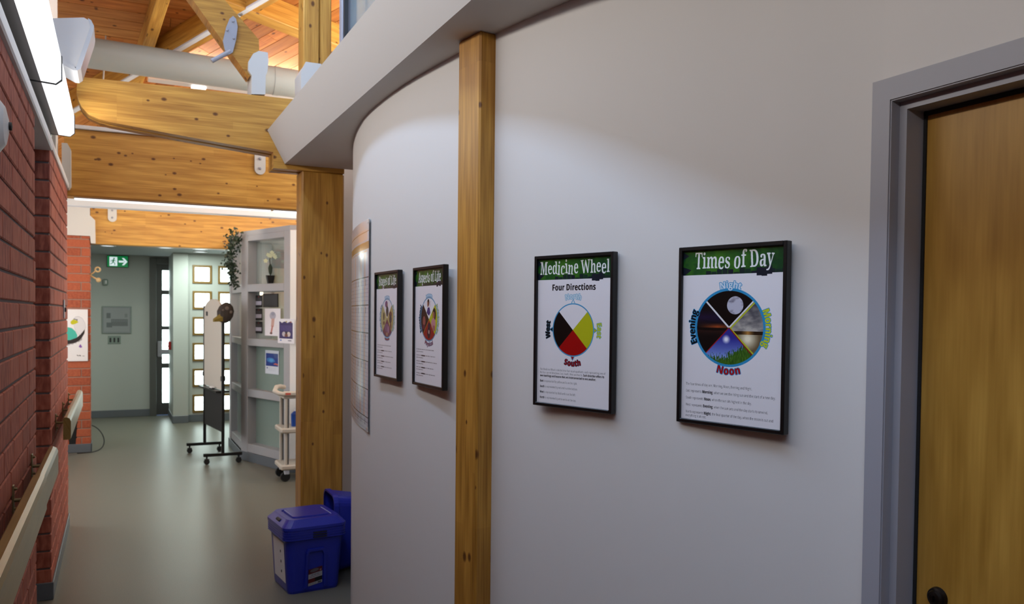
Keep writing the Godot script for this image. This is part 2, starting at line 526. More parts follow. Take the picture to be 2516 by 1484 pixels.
func print_times() -> Image:
	var im := new_print(); var w := 620.0; var h := 960.0
	banner(im, 3)
	title(im, "Times of Day", Vector2(w * 0.515, h * 0.073), h * 0.125, w * 0.76, Color(0.90, 0.91, 0.92))
	var c := Vector2(w * 0.487, h * 0.452); var r := w * 0.325
	var sky := noise_image(620, 960, 0.02, 8, 5, 2.0, 1.0)
	var grass := noise_image(620, 960, 0.12, 9, 3, 1.0, 4.0)
	for y in range(int(c.y - r), int(c.y + r) + 1):
		for x in range(int(c.x - r), int(c.x + r) + 1):
			var d := Vector2(x - c.x, y - c.y)
			if d.length() > r: continue
			var q := quarter(d); var n := sky.get_pixel(x, y).r
			var e := d / r; var col := Color(0.01, 0.01, 0.012)
			match q:
				0:
					var m := (e - Vector2(0.17, -0.60)).length()
					if m < 0.24: col = Color(0.74, 0.74, 0.80).lerp(Color(0.48, 0.47, 0.54), clampf((n - 0.5) * 3.0, 0.0, 1.0))
				1:
					if e.y < 0.08: col = Color(0.30, 0.30, 0.33).lerp(Color(0.72, 0.70, 0.67), clampf((e.y + 0.6) * 1.3 + (n - 0.5), 0.0, 1.0))
					elif e.y < 0.17: col = Color(0.16, 0.11, 0.06).lerp(Color(0.72, 0.52, 0.26), clampf(1.0 - absf(e.x - 0.55) * 5.0, 0.0, 1.0))
					else: col = Color(0.42, 0.36, 0.26).lerp(Color(0.95, 0.92, 0.80), clampf(1.2 - (e - Vector2(0.55, 0.28)).length() * 3.6, 0.0, 1.0))
				2:
					col = Color(0.16, 0.17, 0.55).lerp(Color(0.50, 0.60, 0.86), clampf((e.y - 0.25) * 1.8, 0.0, 1.0))
					var s := (e - Vector2(-0.08, 0.31)).length()
					col = col.lerp(Color(0.94, 0.95, 1.0), clampf(1.35 - s * 10.0, 0.0, 1.0))
					var gl := 0.80 - maxf(0.0, e.x + 0.15) * 0.55 + (grass.get_pixel(x, y).r - 0.5) * 0.35
					if e.y > gl: col = Color(0.10, 0.26, 0.06).lerp(Color(0.34, 0.52, 0.16), grass.get_pixel(x, y).g)
				3:
					var g := clampf(1.0 - absf(e.y + 0.02) * 9.0, 0.0, 1.0) * clampf(1.0 - absf(e.x + 0.35) * 1.5, 0.0, 1.0)
					col = Color(0.02, 0.02, 0.03).lerp(Color(0.10, 0.07, 0.20), clampf(1.0 - absf(e.y + 0.28) * 4.0, 0.0, 1.0))
					col = col.lerp(Color(0.66, 0.30, 0.14), g)
					if e.y > 0.01 and e.y < 0.06 + n * 0.04: col = Color(0.03, 0.02, 0.02)
					elif e.y >= 0.06: col = col.lerp(Color(0.30, 0.14, 0.10), clampf(1.0 - (e.y - 0.06) * 6.0, 0.0, 1.0) * 0.6)
			im.set_pixel(x, y, col)
	var k := r * 0.707
	bar(im, c, c + Vector2(-k, -k), w * 0.016, Color(0.88, 0.88, 0.90)); bar(im, c, c + Vector2(k, -k), w * 0.014, Color(0.88, 0.88, 0.90))
	bar(im, c + Vector2(8, 5), c + Vector2(k + 5, -k + 9), w * 0.013, Color(0.72, 0.74, 0.16)); bar(im, c + Vector2(5, 0), c + Vector2(k + 4, k - 4), w * 0.012, Color(0.72, 0.74, 0.16))
	bar(im, c, c + Vector2(-k, k), w * 0.008, Color(0.62, 0.08, 0.10)); bar(im, c, c + Vector2(k - 3, k + 3), w * 0.009, Color(0.55, 0.08, 0.08))
	var cyan := Color(0.16, 0.55, 0.76)
	rim_of(im, c, r + 4, w * 0.022, cyan)
	arc_word(im, "Night", c, r + h * 0.030, 0.02, h * 0.052, Color(0.80, 0.86, 0.92), cyan)
	arc_word(im, "Noon", c, r + h * 0.034, PI, h * 0.058, Color(0.66, 0.04, 0.06), cyan, false)
	arc_word(im, "Morning", c, r + h * 0.030, PI / 2, h * 0.054, Color(0.78, 0.80, 0.10), cyan)
	arc_word(im, "Evening", c, r + h * 0.030, -PI / 2, h * 0.054, Color(0.02, 0.02, 0.03), cyan)
	var gy := Color(0.36, 0.36, 0.38); var x0 := w * 0.06; var sz := h * 0.0205
	var fit := w * 0.86 / text_width("East represents Morning, when we see the rising sun and the start of a new day. ", "sans", sz)
	write(im, "The four times of day are: Morning, Noon, Evening and Night.", "sans", Vector2(x0, h * 0.785), sz, gy, fit)
	var rows := [["East represents ", "Morning", ", when we see the rising sun and the start of a new day."], ["South represents ", "Noon", ", when the sun sits highest in the sky."], ["West represents ", "Evening", ", when the sun sets and the day starts to unwind."], ["North represents ", "Night", ", the final quarter of the day, when the moon is out and"]]
	for i in 4:
		var y := h * (0.825 + i * 0.041)
		var x := write(im, rows[i][0], "sans", Vector2(x0, y), sz, gy, fit)
		x = write(im, rows[i][1], "sans_bold", Vector2(x, y), sz * 1.1, Color(0.04, 0.04, 0.05), fit)
		write(im, rows[i][2], "sans", Vector2(x, y), sz, gy, fit)
	write(im, "everything is at rest.", "sans", Vector2(x0, h * 0.970), sz, gy, fit)
	return im

func print_medicine() -> Image:
	var im := new_print(); var w := 620.0; var h := 960.0
	banner(im, 3)
	title(im, "Medicine Wheel", Vector2(w * 0.5, h * 0.075), h * 0.115, w * 0.92, Color(0.90, 0.91, 0.92))
	var fw := text_width("Four Directions", "sans_bold", h * 0.056)
	write(im, "Four Directions", "sans_bold", Vector2(w * 0.5 - fw * 0.45, h * 0.205), h * 0.056, Color(0.05, 0.05, 0.05), 0.9)
	var c := Vector2(w * 0.5, h * 0.488); var r := w * 0.265
	var cyan := Color(0.25, 0.58, 0.76)
	for q in 4:
		var pts := PackedVector2Array([c])
		for k in 19: pts.append(c + Vector2.from_angle(-PI * 0.75 + q * PI / 2 + PI / 2 * k / 18.0) * r)
		poly_fill(im, pts, [Color(0.89, 0.88, 0.90), Color(0.70, 0.71, 0.10), Color(0.62, 0.03, 0.03), Color(0.03, 0.02, 0.02)][q])
	rim_of(im, c, r + 2, w * 0.012, cyan)
	for q in 4:
		var d := Vector2.from_angle(-PI / 2 + q * PI / 2); var t := d.orthogonal()
		var b := c + d * (r + 6)
		poly_fill(im, PackedVector2Array([b + t * w * 0.028, b - t * w * 0.028, b + d * w * 0.045]), cyan)
		poly_fill(im, PackedVector2Array([b + t * w * 0.018, b - t * w * 0.018, b + d * w * 0.034]), [Color(0.86, 0.88, 0.90), Color(0.70, 0.71, 0.10), Color(0.62, 0.03, 0.03), Color(0.03, 0.02, 0.02)][q])
	arc_word(im, "North", c, r + h * 0.052, 0.0, h * 0.050, Color(0.78, 0.84, 0.89), Color(0.45, 0.68, 0.80))
	arc_word(im, "South", c, r + h * 0.052, PI, h * 0.050, Color(0.58, 0.03, 0.05), Color(0.10, 0.28, 0.38), false)
	arc_word(im, "East", c, r + h * 0.050, PI / 2, h * 0.050, Color(0.72, 0.76, 0.12), Color(0.45, 0.68, 0.72))
	arc_word(im, "West", c, r + h * 0.050, -PI / 2, h * 0.050, Color(0.02, 0.02, 0.02), Color(0.16, 0.30, 0.38))
	var gy := Color(0.40, 0.40, 0.42); var x0 := w * 0.055; var sz := h * 0.0195; var fit := w * 0.865 / text_width("The Medicine Wheel is divided into four equal quadrants, each representing one of", "sans", sz); var ink := Color(0.05, 0.05, 0.06)
	write(im, "The Medicine Wheel is divided into four equal quadrants, each representing one of", "sans", Vector2(x0, h * 0.762), sz, gy, fit)
	var x := write(im, "the four sacred directions: East, South, West and North. ", "sans", Vector2(x0, h * 0.784), sz, gy, fit)
	write(im, "Each direction offers its", "sans_bold", Vector2(x, h * 0.784), sz, ink, fit)
	write(im, "own teachings and lessons that are interconnected to one another.", "sans_bold", Vector2(x0, h * 0.806), sz, ink, fit)
	var rows := [["East", " is represented by yellow and is on the right."], ["South", " is represented by red and is at the bottom."], ["West", " is represented by black and is on the left."], ["North", " is represented by white and is at the top."]]
	for i in 4:
		var y := h * (0.842 + i * 0.038)
		x = write(im, rows[i][0], "sans_bold", Vector2(x0, y), sz, ink, fit)
		write(im, rows[i][1], "sans", Vector2(x, y), sz, gy, fit)
	return im

func print_life(head: String, people: bool) -> Image:
	var im := new_print(); var w := 620.0; var h := 960.0
	banner(im, 5 if people else 6)
	title(im, head, Vector2(w * 0.5, h * 0.078), h * 0.118, w * 0.76, Color(0.86, 0.88, 0.90))
	var c := Vector2(w * 0.5, h * 0.435); var r := w * 0.28
	var cols := [Color(0.88, 0.88, 0.90), Color(0.70, 0.72, 0.10), Color(0.55, 0.07, 0.05), Color(0.10, 0.06, 0.05)] if people else [Color(0.84, 0.83, 0.86), Color(0.66, 0.60, 0.38), Color(0.42, 0.20, 0.28), Color(0.66, 0.63, 0.42)]
	for q in 4:
		var pts := PackedVector2Array([c])
		for k in 19: pts.append(c + Vector2.from_angle(-PI * 0.75 + q * PI / 2 + PI / 2 * k / 18.0) * r)
		poly_fill(im, pts, cols[q])
	var skin := Color(0.62, 0.40, 0.30); var hair := Color(0.09, 0.06, 0.06)
	if people:
		oval(im, c + Vector2(-0.10, -0.78) * r, 0.13 * r, 0.17 * r, hair); oval(im, c + Vector2(-0.14, -0.70) * r, 0.09 * r, 0.13 * r, skin)
		poly_fill(im, PackedVector2Array([c + Vector2(-0.30, -0.30) * r, c + Vector2(-0.16, -0.55) * r, c + Vector2(0.06, -0.55) * r, c + Vector2(0.16, -0.30) * r, c + Vector2(0.0, -0.16) * r]), Color(0.26, 0.20, 0.46))
		bar(im, c + Vector2(0.02, -0.5) * r, c + Vector2(0.20, -0.86) * r, 0.02 * r, Color(0.5, 0.3, 0.3))
		oval(im, c + Vector2(0.62, -0.22) * r, 0.20 * r, 0.30 * r, hair); oval(im, c + Vector2(0.55, -0.18) * r, 0.12 * r, 0.18 * r, skin)
		oval(im, c + Vector2(0.52, 0.20) * r, 0.26 * r, 0.26 * r, Color(0.72, 0.50, 0.52)); oval(im, c + Vector2(0.58, 0.42) * r, 0.16 * r, 0.14 * r, Color(0.62, 0.36, 0.38))
		oval(im, c + Vector2(-0.62, 0.08) * r, 0.26 * r, 0.30 * r, hair); oval(im, c + Vector2(-0.60, 0.10) * r, 0.17 * r, 0.24 * r, Color(0.56, 0.30, 0.26))
		oval(im, c + Vector2(-0.64, 0.38) * r, 0.20 * r, 0.12 * r, Color(0.34, 0.10, 0.18))
		oval(im, c + Vector2(0.02, 0.34) * r, 0.14 * r, 0.17 * r, Color(0.16, 0.12, 0.22)); oval(im, c + Vector2(0.0, 0.62) * r, 0.20 * r, 0.28 * r, Color(0.12, 0.09, 0.16))
		oval(im, c + Vector2(0.0, 0.60) * r, 0.09 * r, 0.10 * r, Color(0.66, 0.54, 0.50))
	else:
		oval(im, c + Vector2(-0.12, -0.74) * r, 0.20 * r, 0.18 * r, Color(0.40, 0.22, 0.42)); oval(im, c + Vector2(0.0, -0.66) * r, 0.10 * r, 0.14 * r, Color(0.58, 0.44, 0.40))
		oval(im, c + Vector2(0.02, -0.36) * r, 0.20 * r, 0.28 * r, Color(0.22, 0.24, 0.24))
		oval(im, c + Vector2(-0.52, -0.10) * r, 0.10 * r, 0.22 * r, Color(0.24, 0.18, 0.16)); oval(im, c + Vector2(-0.50, 0.26) * r, 0.14 * r, 0.10 * r, Color(0.40, 0.28, 0.20))
		oval(im, c + Vector2(0.52, -0.20) * r, 0.22 * r, 0.16 * r, Color(0.40, 0.24, 0.20)); oval(im, c + Vector2(0.52, 0.05) * r, 0.20 * r, 0.22 * r, Color(0.26, 0.22, 0.24)); oval(im, c + Vector2(0.56, 0.40) * r, 0.12 * r, 0.18 * r, Color(0.44, 0.26, 0.22))
		oval(im, c + Vector2(-0.06, 0.50) * r, 0.30 * r, 0.22 * r, Color(0.46, 0.32, 0.44)); oval(im, c + Vector2(0.20, 0.60) * r, 0.12 * r, 0.20 * r, Color(0.62, 0.44, 0.56)); oval(im, c + Vector2(-0.02, 0.84) * r, 0.16 * r, 0.10 * r, Color(0.60, 0.46, 0.38))
	var k := r * 0.707
	for d in [Vector2(-1, -1), Vector2(1, -1)]: bar(im, c, c + d * k, 4.0, Color(0.90, 0.89, 0.80))
	for d in [Vector2(1, 1), Vector2(-1, 1)]: bar(im, c, c + d * k, 4.0, Color(0.72, 0.60, 0.12) if people else Color(0.70, 0.68, 0.40))
	var cyan := Color(0.30, 0.55, 0.70)
	rim_of(im, c, r + 3, w * 0.016, cyan)
	# side names, too small to read: bent strips in their colours
	for q in [[0.0, 0.32, Color(0.70, 0.80, 0.88)], [PI / 2, 0.62, Color(0.68, 0.72, 0.16)]] + ([] if people else [[PI, 0.30, Color(0.55, 0.10, 0.12)], [-PI / 2, 0.66, Color(0.06, 0.12, 0.18)]]):
		for j in 15:
			var a: float = q[0] + (j - 7) / 7.0 * q[1]
			var d := Vector2(sin(a), -cos(a))
			bar(im, c + d * (r + 10 + (j % 2) * 4), c + d * (r + 36 - (j % 3) * 4), w * 0.026, cyan)
		for j in 15:
			var a: float = q[0] + (j - 7) / 7.0 * q[1]
			var d := Vector2(sin(a), -cos(a))
			bar(im, c + d * (r + 14 + (j % 2) * 4), c + d * (r + 32 - (j % 3) * 4), w * 0.019, q[2])
	if people:
		arc_word(im, "Emotional", c, r + h * 0.026, -PI / 2, h * 0.050, Color(0.04, 0.06, 0.10), cyan)
		arc_word(im, "Physical", c, r + h * 0.032, PI, h * 0.046, Color(0.55, 0.08, 0.10), cyan, false)
	var gy := Color(0.56, 0.54, 0.56)
	for j in 5:
		var y := h * (0.70 + j * 0.052)
		greek(im, w * 0.07, y, w * (0.60 + 0.05 * (j % 3)), h * 0.014, gy, 70 + j)
		greek(im, w * 0.07, y + h * 0.020, w * 0.24, h * 0.014, gy, 90 + j)
		if j: im.fill_rect(Rect2i(int(w * 0.25), int(y - h * 0.006), int(w * 0.12), int(h * 0.011)), Color(0.20, 0.19, 0.20))
	return im

func print_calendar() -> Image:
	var im := Image.create(512, 700, false, Image.FORMAT_RGB8)
	im.fill(Color(0.80, 0.79, 0.82))
	var w := 512; var h := 700
	im.fill_rect(Rect2i(0, 0, w, int(h * 0.05)), Color(0.82, 0.78, 0.78))
	im.fill_rect(Rect2i(int(w * 0.05), int(h * 0.045), int(w * 0.9), int(h * 0.05)), Color(0.88, 0.78, 0.72))
	im.fill_rect(Rect2i(0, int(h * 0.055), w, 3), Color(0.72, 0.56, 0.40))
	im.fill_rect(Rect2i(0, int(h * 0.105), w, int(h * 0.035)), Color(0.70, 0.52, 0.30))
	for k in 7: im.fill_rect(Rect2i(int(w * (0.03 + k * 0.135)), int(h * 0.145), int(w * 0.10), int(h * 0.008)), Color(0.86, 0.70, 0.58))
	var x0 := int(w * 0.03)
	for cidx in 8:
		im.fill_rect(Rect2i(x0 + int(cidx * w * 0.134), int(h * 0.14), 2, int(h * 0.80)), Color(0.55, 0.54, 0.58))
	for cidx in [1, 3, 5, 6]:
		im.fill_rect(Rect2i(x0 + int(cidx * w * 0.134) + 2, int(h * 0.16), int(w * 0.05), int(h * 0.77)), Color(0.86, 0.74, 0.68))
	for row in 6:
		var y := int(h * (0.27 + row * 0.132))
		im.fill_rect(Rect2i(0, y, w, 3), Color(0.24, 0.20, 0.22))
		for t in 6: im.fill_rect(Rect2i(0, y + int((t + 1) * h * 0.0186), w, 1), Color(0.62, 0.60, 0.66))
		for cidx in 7: im.fill_rect(Rect2i(x0 + int((cidx + 0.4) * w * 0.134), y + int(h * 0.012), 6, int(h * 0.03)), Color(0.34, 0.28, 0.38))
	im.fill_rect(Rect2i(0, int(h * 0.955), w, 2), Color(0.40, 0.38, 0.42))
	return im

func print_eagle() -> Image:
	var im := Image.create(300, 360, false, Image.FORMAT_RGB8)
	im.fill(Color(0.88, 0.87, 0.86))
	var w := 300.0; var h := 360.0
	var P := func(x: float, y: float) -> Vector2: return Vector2(x * w, y * h)
	# the bird's breast and the turquoise ground at the left edge
	poly_fill(im, PackedVector2Array([P.call(0.0, 0.33), P.call(0.30, 0.36), P.call(0.46, 0.42), P.call(0.55, 0.50), P.call(0.52, 0.55), P.call(0.30, 0.585), P.call(0.0, 0.60)]), Color(0.25, 0.68, 0.60))
	var head := PackedVector2Array([P.call(0.36, 0.20), P.call(0.46, 0.145), P.call(0.60, 0.135), P.call(0.76, 0.17), P.call(0.88, 0.26), P.call(0.92, 0.34), P.call(0.84, 0.42), P.call(0.62, 0.50), P.call(0.52, 0.44), P.call(0.42, 0.36)])
	poly_fill(im, head, Color(0.83, 0.82, 0.82))
	for k in head.size(): bar(im, head[k], head[(k + 1) % head.size()], 2.2, Color(0.62, 0.60, 0.62))
	poly_fill(im, PackedVector2Array([P.call(0.25, 0.235), P.call(0.36, 0.195), P.call(0.52, 0.215), P.call(0.60, 0.245), P.call(0.46, 0.28), P.call(0.32, 0.295), P.call(0.25, 0.27)]), Color(0.74, 0.72, 0.06))
	bar(im, P.call(0.38, 0.185), P.call(0.56, 0.20), 6.0, Color(0.40, 0.38, 0.36)); oval(im, P.call(0.53, 0.21), 5.0, 4.0, Color(0.10, 0.10, 0.10))
	var r := RandomNumberGenerator.new(); r.seed = 5
	var wing := PackedVector2Array([P.call(0.0, 0.60), P.call(0.25, 0.59), P.call(0.50, 0.55), P.call(0.70, 0.48), P.call(0.88, 0.38), P.call(0.86, 0.46), P.call(0.74, 0.55), P.call(0.60, 0.61), P.call(0.40, 0.655), P.call(0.18, 0.665), P.call(0.0, 0.68)])
	poly_fill(im, wing, Color(0.13, 0.09, 0.08))
	for k in 22:
		var t := k / 21.0
		var p: Vector2 = P.call(0.02 + t * 0.72, 0.655 - t * t * 0.10)
		bar(im, p, p + Vector2(-4, 9 + r.randf() * 8), 5.0, Color(0.15, 0.10, 0.09))
	poly_fill(im, PackedVector2Array([P.call(0.60, 0.72), P.call(0.68, 0.67), P.call(0.76, 0.73), P.call(0.68, 0.745)]), Color(0.48, 0.30, 0.62))
	bar(im, P.call(0.52, 0.885), P.call(0.60, 0.90), 5.0, Color(0.2, 0.16, 0.14)); bar(im, P.call(0.62, 0.89), P.call(0.70, 0.90), 6.0, Color(0.2, 0.16, 0.14)); bar(im, P.call(0.76, 0.90), P.call(0.86, 0.905), 3.0, Color(0.4, 0.36, 0.34))
	return im

func print_purple() -> Image:
	var im := Image.create(240, 360, false, Image.FORMAT_RGB8)
	im.fill(Color(0.86, 0.86, 0.89))
	im.fill_rect(Rect2i(22, 40, 196, 250), Color(0.13, 0.10, 0.36))
	poly_fill(im, PackedVector2Array([Vector2(22, 30), Vector2(60, 62), Vector2(100, 36), Vector2(140, 60), Vector2(180, 40), Vector2(218, 60), Vector2(218, 30)]), Color(0.86, 0.86, 0.89))
	oval(im, Vector2(125, 42), 12, 12, Color(0.60, 0.55, 0.30)); oval(im, Vector2(190, 46), 12, 10, Color(0.55, 0.28, 0.20))
	for k in 5: greek(im, 40, 104 + k * 16, 160, 9, Color(0.42, 0.38, 0.66), 30 + k)
	oval(im, Vector2(90, 225), 26, 36, Color(0.72, 0.70, 0.74)); oval(im, Vector2(160, 225), 26, 36, Color(0.78, 0.74, 0.72)); oval(im, Vector2(124, 240), 24, 26, Color(0.40, 0.22, 0.14)); oval(im, Vector2(124, 205), 18, 16, Color(0.12, 0.09, 0.09))
	oval(im, Vector2(44, 316), 14, 10, Color(0.25, 0.45, 0.75)); im.fill_rect(Rect2i(150, 312, 50, 12), Color(0.30, 0.28, 0.40))
	return im

func print_blue() -> Image:
	var im := Image.create(200, 360, false, Image.FORMAT_RGB8)
	im.fill(Color(0.80, 0.82, 0.86))
	im.fill_rect(Rect2i(10, 44, 180, 196), Color(0.16, 0.24, 0.52))
	poly_fill(im, PackedVector2Array([Vector2(110, 44), Vector2(190, 44), Vector2(190, 120), Vector2(140, 110)]), Color(0.26, 0.32, 0.52))
	poly_fill(im, PackedVector2Array([Vector2(20, 130), Vector2(60, 110), Vector2(120, 120), Vector2(150, 165), Vector2(90, 190), Vector2(30, 170)]), Color(0.25, 0.48, 0.72))
	oval(im, Vector2(90, 150), 30, 26, Color(0.34, 0.60, 0.80))
	poly_fill(im, PackedVector2Array([Vector2(120, 210), Vector2(150, 186), Vector2(190, 200), Vector2(190, 222)]), Color(0.72, 0.38, 0.36))
	oval(im, Vector2(30, 270), 10, 10, Color(0.24, 0.28, 0.55))
	for k in 3: greek(im, 50, 266 + k * 22, 110, 8, Color(0.62, 0.64, 0.70), 40 + k)
	return im

func print_exit() -> Image:
	var im := Image.create(320, 200, false, Image.FORMAT_RGB8)
	im.fill(Color(0.0, 0.42, 0.22))
	var wt := Color(0.86, 0.92, 0.94); var gr := Color(0.0, 0.40, 0.20)
	im.fill_rect(Rect2i(34, 18, 120, 164), wt)
	# running figure in the doorway
	oval(im, Vector2(104, 48), 14, 14, gr)
	bar(im, Vector2(100, 64), Vector2(86, 112), 24, gr); bar(im, Vector2(98, 72), Vector2(132, 92), 11, gr); bar(im, Vector2(96, 72), Vector2(62, 84), 11, gr); bar(im, Vector2(62, 84), Vector2(56, 106), 10, gr)
	bar(im, Vector2(88, 110), Vector2(118, 136), 13, gr); bar(im, Vector2(118, 136), Vector2(112, 168), 12, gr); bar(im, Vector2(86, 112), Vector2(70, 142), 13, gr); bar(im, Vector2(70, 142), Vector2(40, 150), 12, gr)
	bar(im, Vector2(176, 100), Vector2(262, 100), 34, wt)
	poly_fill(im, PackedVector2Array([Vector2(226, 34), Vector2(258, 34), Vector2(312, 100), Vector2(258, 166), Vector2(226, 166), Vector2(274, 100)]), wt)
	return im

func print_label() -> Image:
	var im := Image.create(160, 200, false, Image.FORMAT_RGB8)
	im.fill(Color(0.62, 0.62, 0.64))
	im.fill_rect(Rect2i(0, 0, 160, 60), Color(0.30, 0.06, 0.08)); oval(im, Vector2(70, 26), 50, 20, Color(0.36, 0.34, 0.36)); oval(im, Vector2(140, 40), 12, 12, Color(0.55, 0.40, 0.40))
	greek(im, 34, 78, 96, 12, Color(0.10, 0.10, 0.12), 3); greek(im, 20, 98, 124, 10, Color(0.42, 0.14, 0.16), 5)
	im.fill_rect(Rect2i(0, 118, 76, 50), Color(0.34, 0.06, 0.08)); im.fill_rect(Rect2i(76, 118, 84, 50), Color(0.05, 0.04, 0.05))
	greek(im, 20, 184, 70, 10, Color(0.36, 0.36, 0.40), 7); im.fill_rect(Rect2i(110, 176, 40, 18), Color(0.25, 0.26, 0.30))
	return im

func print_hand() -> Image:
	var im := Image.create(160, 300, false, Image.FORMAT_RGB8)
	im.fill(Color(0.86, 0.84, 0.86))
	oval(im, Vector2(82, 78), 32, 44, Color(0.66, 0.65, 0.70)); oval(im, Vector2(84, 60), 18, 20, Color(0.58, 0.58, 0.64))
	bar(im, Vector2(86, 110), Vector2(78, 200), 30, Color(0.76, 0.60, 0.56)); bar(im, Vector2(80, 190), Vector2(66, 270), 16, Color(0.70, 0.44, 0.40)); oval(im, Vector2(66, 272), 14, 12, Color(0.42, 0.26, 0.24))
	for k in 4: greek(im, 110, 190 + k * 20, 40, 5, Color(0.80, 0.66, 0.66), k)
	return im

func print_card() -> Image:
	var im := Image.create(100, 200, false, Image.FORMAT_RGB8)
	im.fill(Color(0.08, 0.08, 0.09))
	oval(im, Vector2(50, 24), 10, 10, Color(0.45, 0.16, 0.14))
	for k in 3: greek(im, 16, 48 + k * 14, 68, 8, Color(0.46, 0.44, 0.46), k)
	im.fill_rect(Rect2i(8, 96, 84, 66), Color(0.66, 0.64, 0.70))
	return im

func print_sheet() -> Image:
	var im := Image.create(300, 300, false, Image.FORMAT_RGB8)
	im.fill(Color(0.50, 0.52, 0.53))
	im.fill_rect(Rect2i(12, 12, 276, 276), Color(0.55, 0.57, 0.58))
	im.fill_rect(Rect2i(40, 70, 44, 60), Color(0.38, 0.40, 0.41)); im.fill_rect(Rect2i(236, 76, 30, 44), Color(0.48, 0.50, 0.50))
	im.fill_rect(Rect2i(90, 140, 180, 80), Color(0.40, 0.42, 0.43)); im.fill_rect(Rect2i(40, 180, 60, 56), Color(0.38, 0.40, 0.41))
	for k in 9: im.fill_rect(Rect2i(100 + k * 19, 150, 10, 20), Color(0.48, 0.50, 0.51))
	return im

func printed(im: Image, rough := 0.35) -> StandardMaterial3D:
	var m := mat(Color.WHITE, rough)
	m.albedo_texture = tex(im)
	return m


# ---------------------------------------------------------------- camera and light
func camera_and_light() -> void:
	CB = Basis(Vector3.UP, deg_to_rad(-25.5354)) * Basis(Vector3.RIGHT, deg_to_rad(-1.5177)) * Basis(Vector3.BACK, deg_to_rad(0.6016))
	var cam := Camera3D.new()
	cam.name = "camera"
	cam.near = 0.05; cam.far = 200.0
	cam.projection = Camera3D.PROJECTION_FRUSTUM
	cam.keep_aspect = Camera3D.KEEP_HEIGHT
	cam.size = 1484.0 / FOCAL * cam.near
	cam.frustum_offset = Vector2(0, (PPY - 742.0) / FOCAL * cam.near)
	cam.transform = Transform3D(CB, Vector3(0, EYE, 0))
	var att := CameraAttributesPhysical.new()
	att.frustum_focal_length = 18.0
	att.frustum_focus_distance = 2.3
	att.exposure_aperture = 4.0
	cam.attributes = att
	add_child(cam)
	cam.current = true

	var e := Environment.new()
	e.background_mode = Environment.BG_SKY
	var sky := Sky.new()
	var sm := ProceduralSkyMaterial.new()
	sm.sky_top_color = Color(0.30, 0.52, 0.86); sm.sky_horizon_color = Color(0.74, 0.85, 0.96)
	sm.sky_curve = 0.16; sm.sky_energy_multiplier = 1.0
	sm.ground_bottom_color = Color(0.52, 0.52, 0.50); sm.ground_horizon_color = Color(0.66, 0.70, 0.72)
	sky.sky_material = sm
	e.sky = sky
	e.tonemap_mode = Environment.TONE_MAPPER_LINEAR
	e.tonemap_exposure = 1.08
	e.sdfgi_enabled = true; e.ssao_enabled = true; e.ssil_enabled = true
	var we := WorldEnvironment.new(); we.name = "surroundings"; we.environment = e
	add_child(we)

func panel_light(called: String, at: Vector3, facing: Vector3, long: Vector3, w: float, h: float, radiance: float, col: Color, parent: Node3D) -> void:
	var l := AreaLight3D.new()
	l.name = called
	var z := -facing.normalized(); var x := (long - z * long.dot(z)).normalized(); var y := z.cross(x)
	var t := Transform3D(Basis(x, y, z), at)
	var p := parent
	while p != self and p != null:
		t = p.transform.affine_inverse() * t
		p = p.get_parent() as Node3D
	parent.add_child(l, true)
	l.transform = t
	l.area_size = Vector2(w, h)
	l.area_normalize_energy = true
	l.light_energy = radiance * w * h / PI
	l.light_color = col
	l.shadow_enabled = true
	l.area_range = 20.0


# ---------------------------------------------------------------- the curved wall in plan
func wall_plan() -> void:
	var W := [[1.53, 2.5], [1.53, 0.5], [1.53, -0.6], [1.525, -1.15], [1.508, -1.36], [1.462, -1.53], [1.425, -1.65], [1.345, -1.88], [1.255, -2.16], [1.195, -2.41], [1.152, -2.64], [1.108, -3.0], [1.082, -3.3], [1.074, -3.6], [1.083, -3.91], [1.118, -4.2], [1.168, -4.47], [1.232, -4.73], [1.33, -5.0], [1.48, -5.25], [1.75, -5.45], [2.2, -5.55], [2.7, -5.6]]
	for i in range(1, W.size() - 2):
		var p := []
		for j in 4: p.append(Vector2(W[i - 1 + j][0], W[i - 1 + j][1]))
		for k in 6: wall_pts.append(p[1].cubic_interpolate(p[2], p[0], p[3], k / 6.0))
	wall_pts.append(Vector2(2.2, -5.55)); wall_pts.append(Vector2(2.7, -5.6))
	var s := 0.0
	for i in wall_pts.size():
		if i: s += wall_pts[i].distance_to(wall_pts[i - 1])
		wall_len.append(s)

func wall_s(z: float) -> float:            # length along the plan where the wall passes z
	for i in wall_pts.size() - 1:
		if wall_pts[i].y >= z and wall_pts[i + 1].y < z:
			var t := (wall_pts[i].y - z) / (wall_pts[i].y - wall_pts[i + 1].y)
			return lerpf(wall_len[i], wall_len[i + 1], t)
	return 0.0

func wall_at(s: float) -> Array:           # [point, tangent away from the camera, normal into the corridor]
	for i in wall_pts.size() - 1:
		if wall_len[i + 1] >= s:
			var t := (s - wall_len[i]) / (wall_len[i + 1] - wall_len[i])
			var i0 := maxi(i - 1, 0); var i3 := mini(i + 2, wall_pts.size() - 1)
			var ta := (wall_pts[i + 1] - wall_pts[i0]).normalized(); var tb := (wall_pts[i3] - wall_pts[i]).normalized()
			var tg := ta.lerp(tb, t).normalized()
			return [wall_pts[i].lerp(wall_pts[i + 1], t), tg, Vector2(tg.y, -tg.x)]
	return [wall_pts[-1], Vector2(1, 0), Vector2(0, 1)]

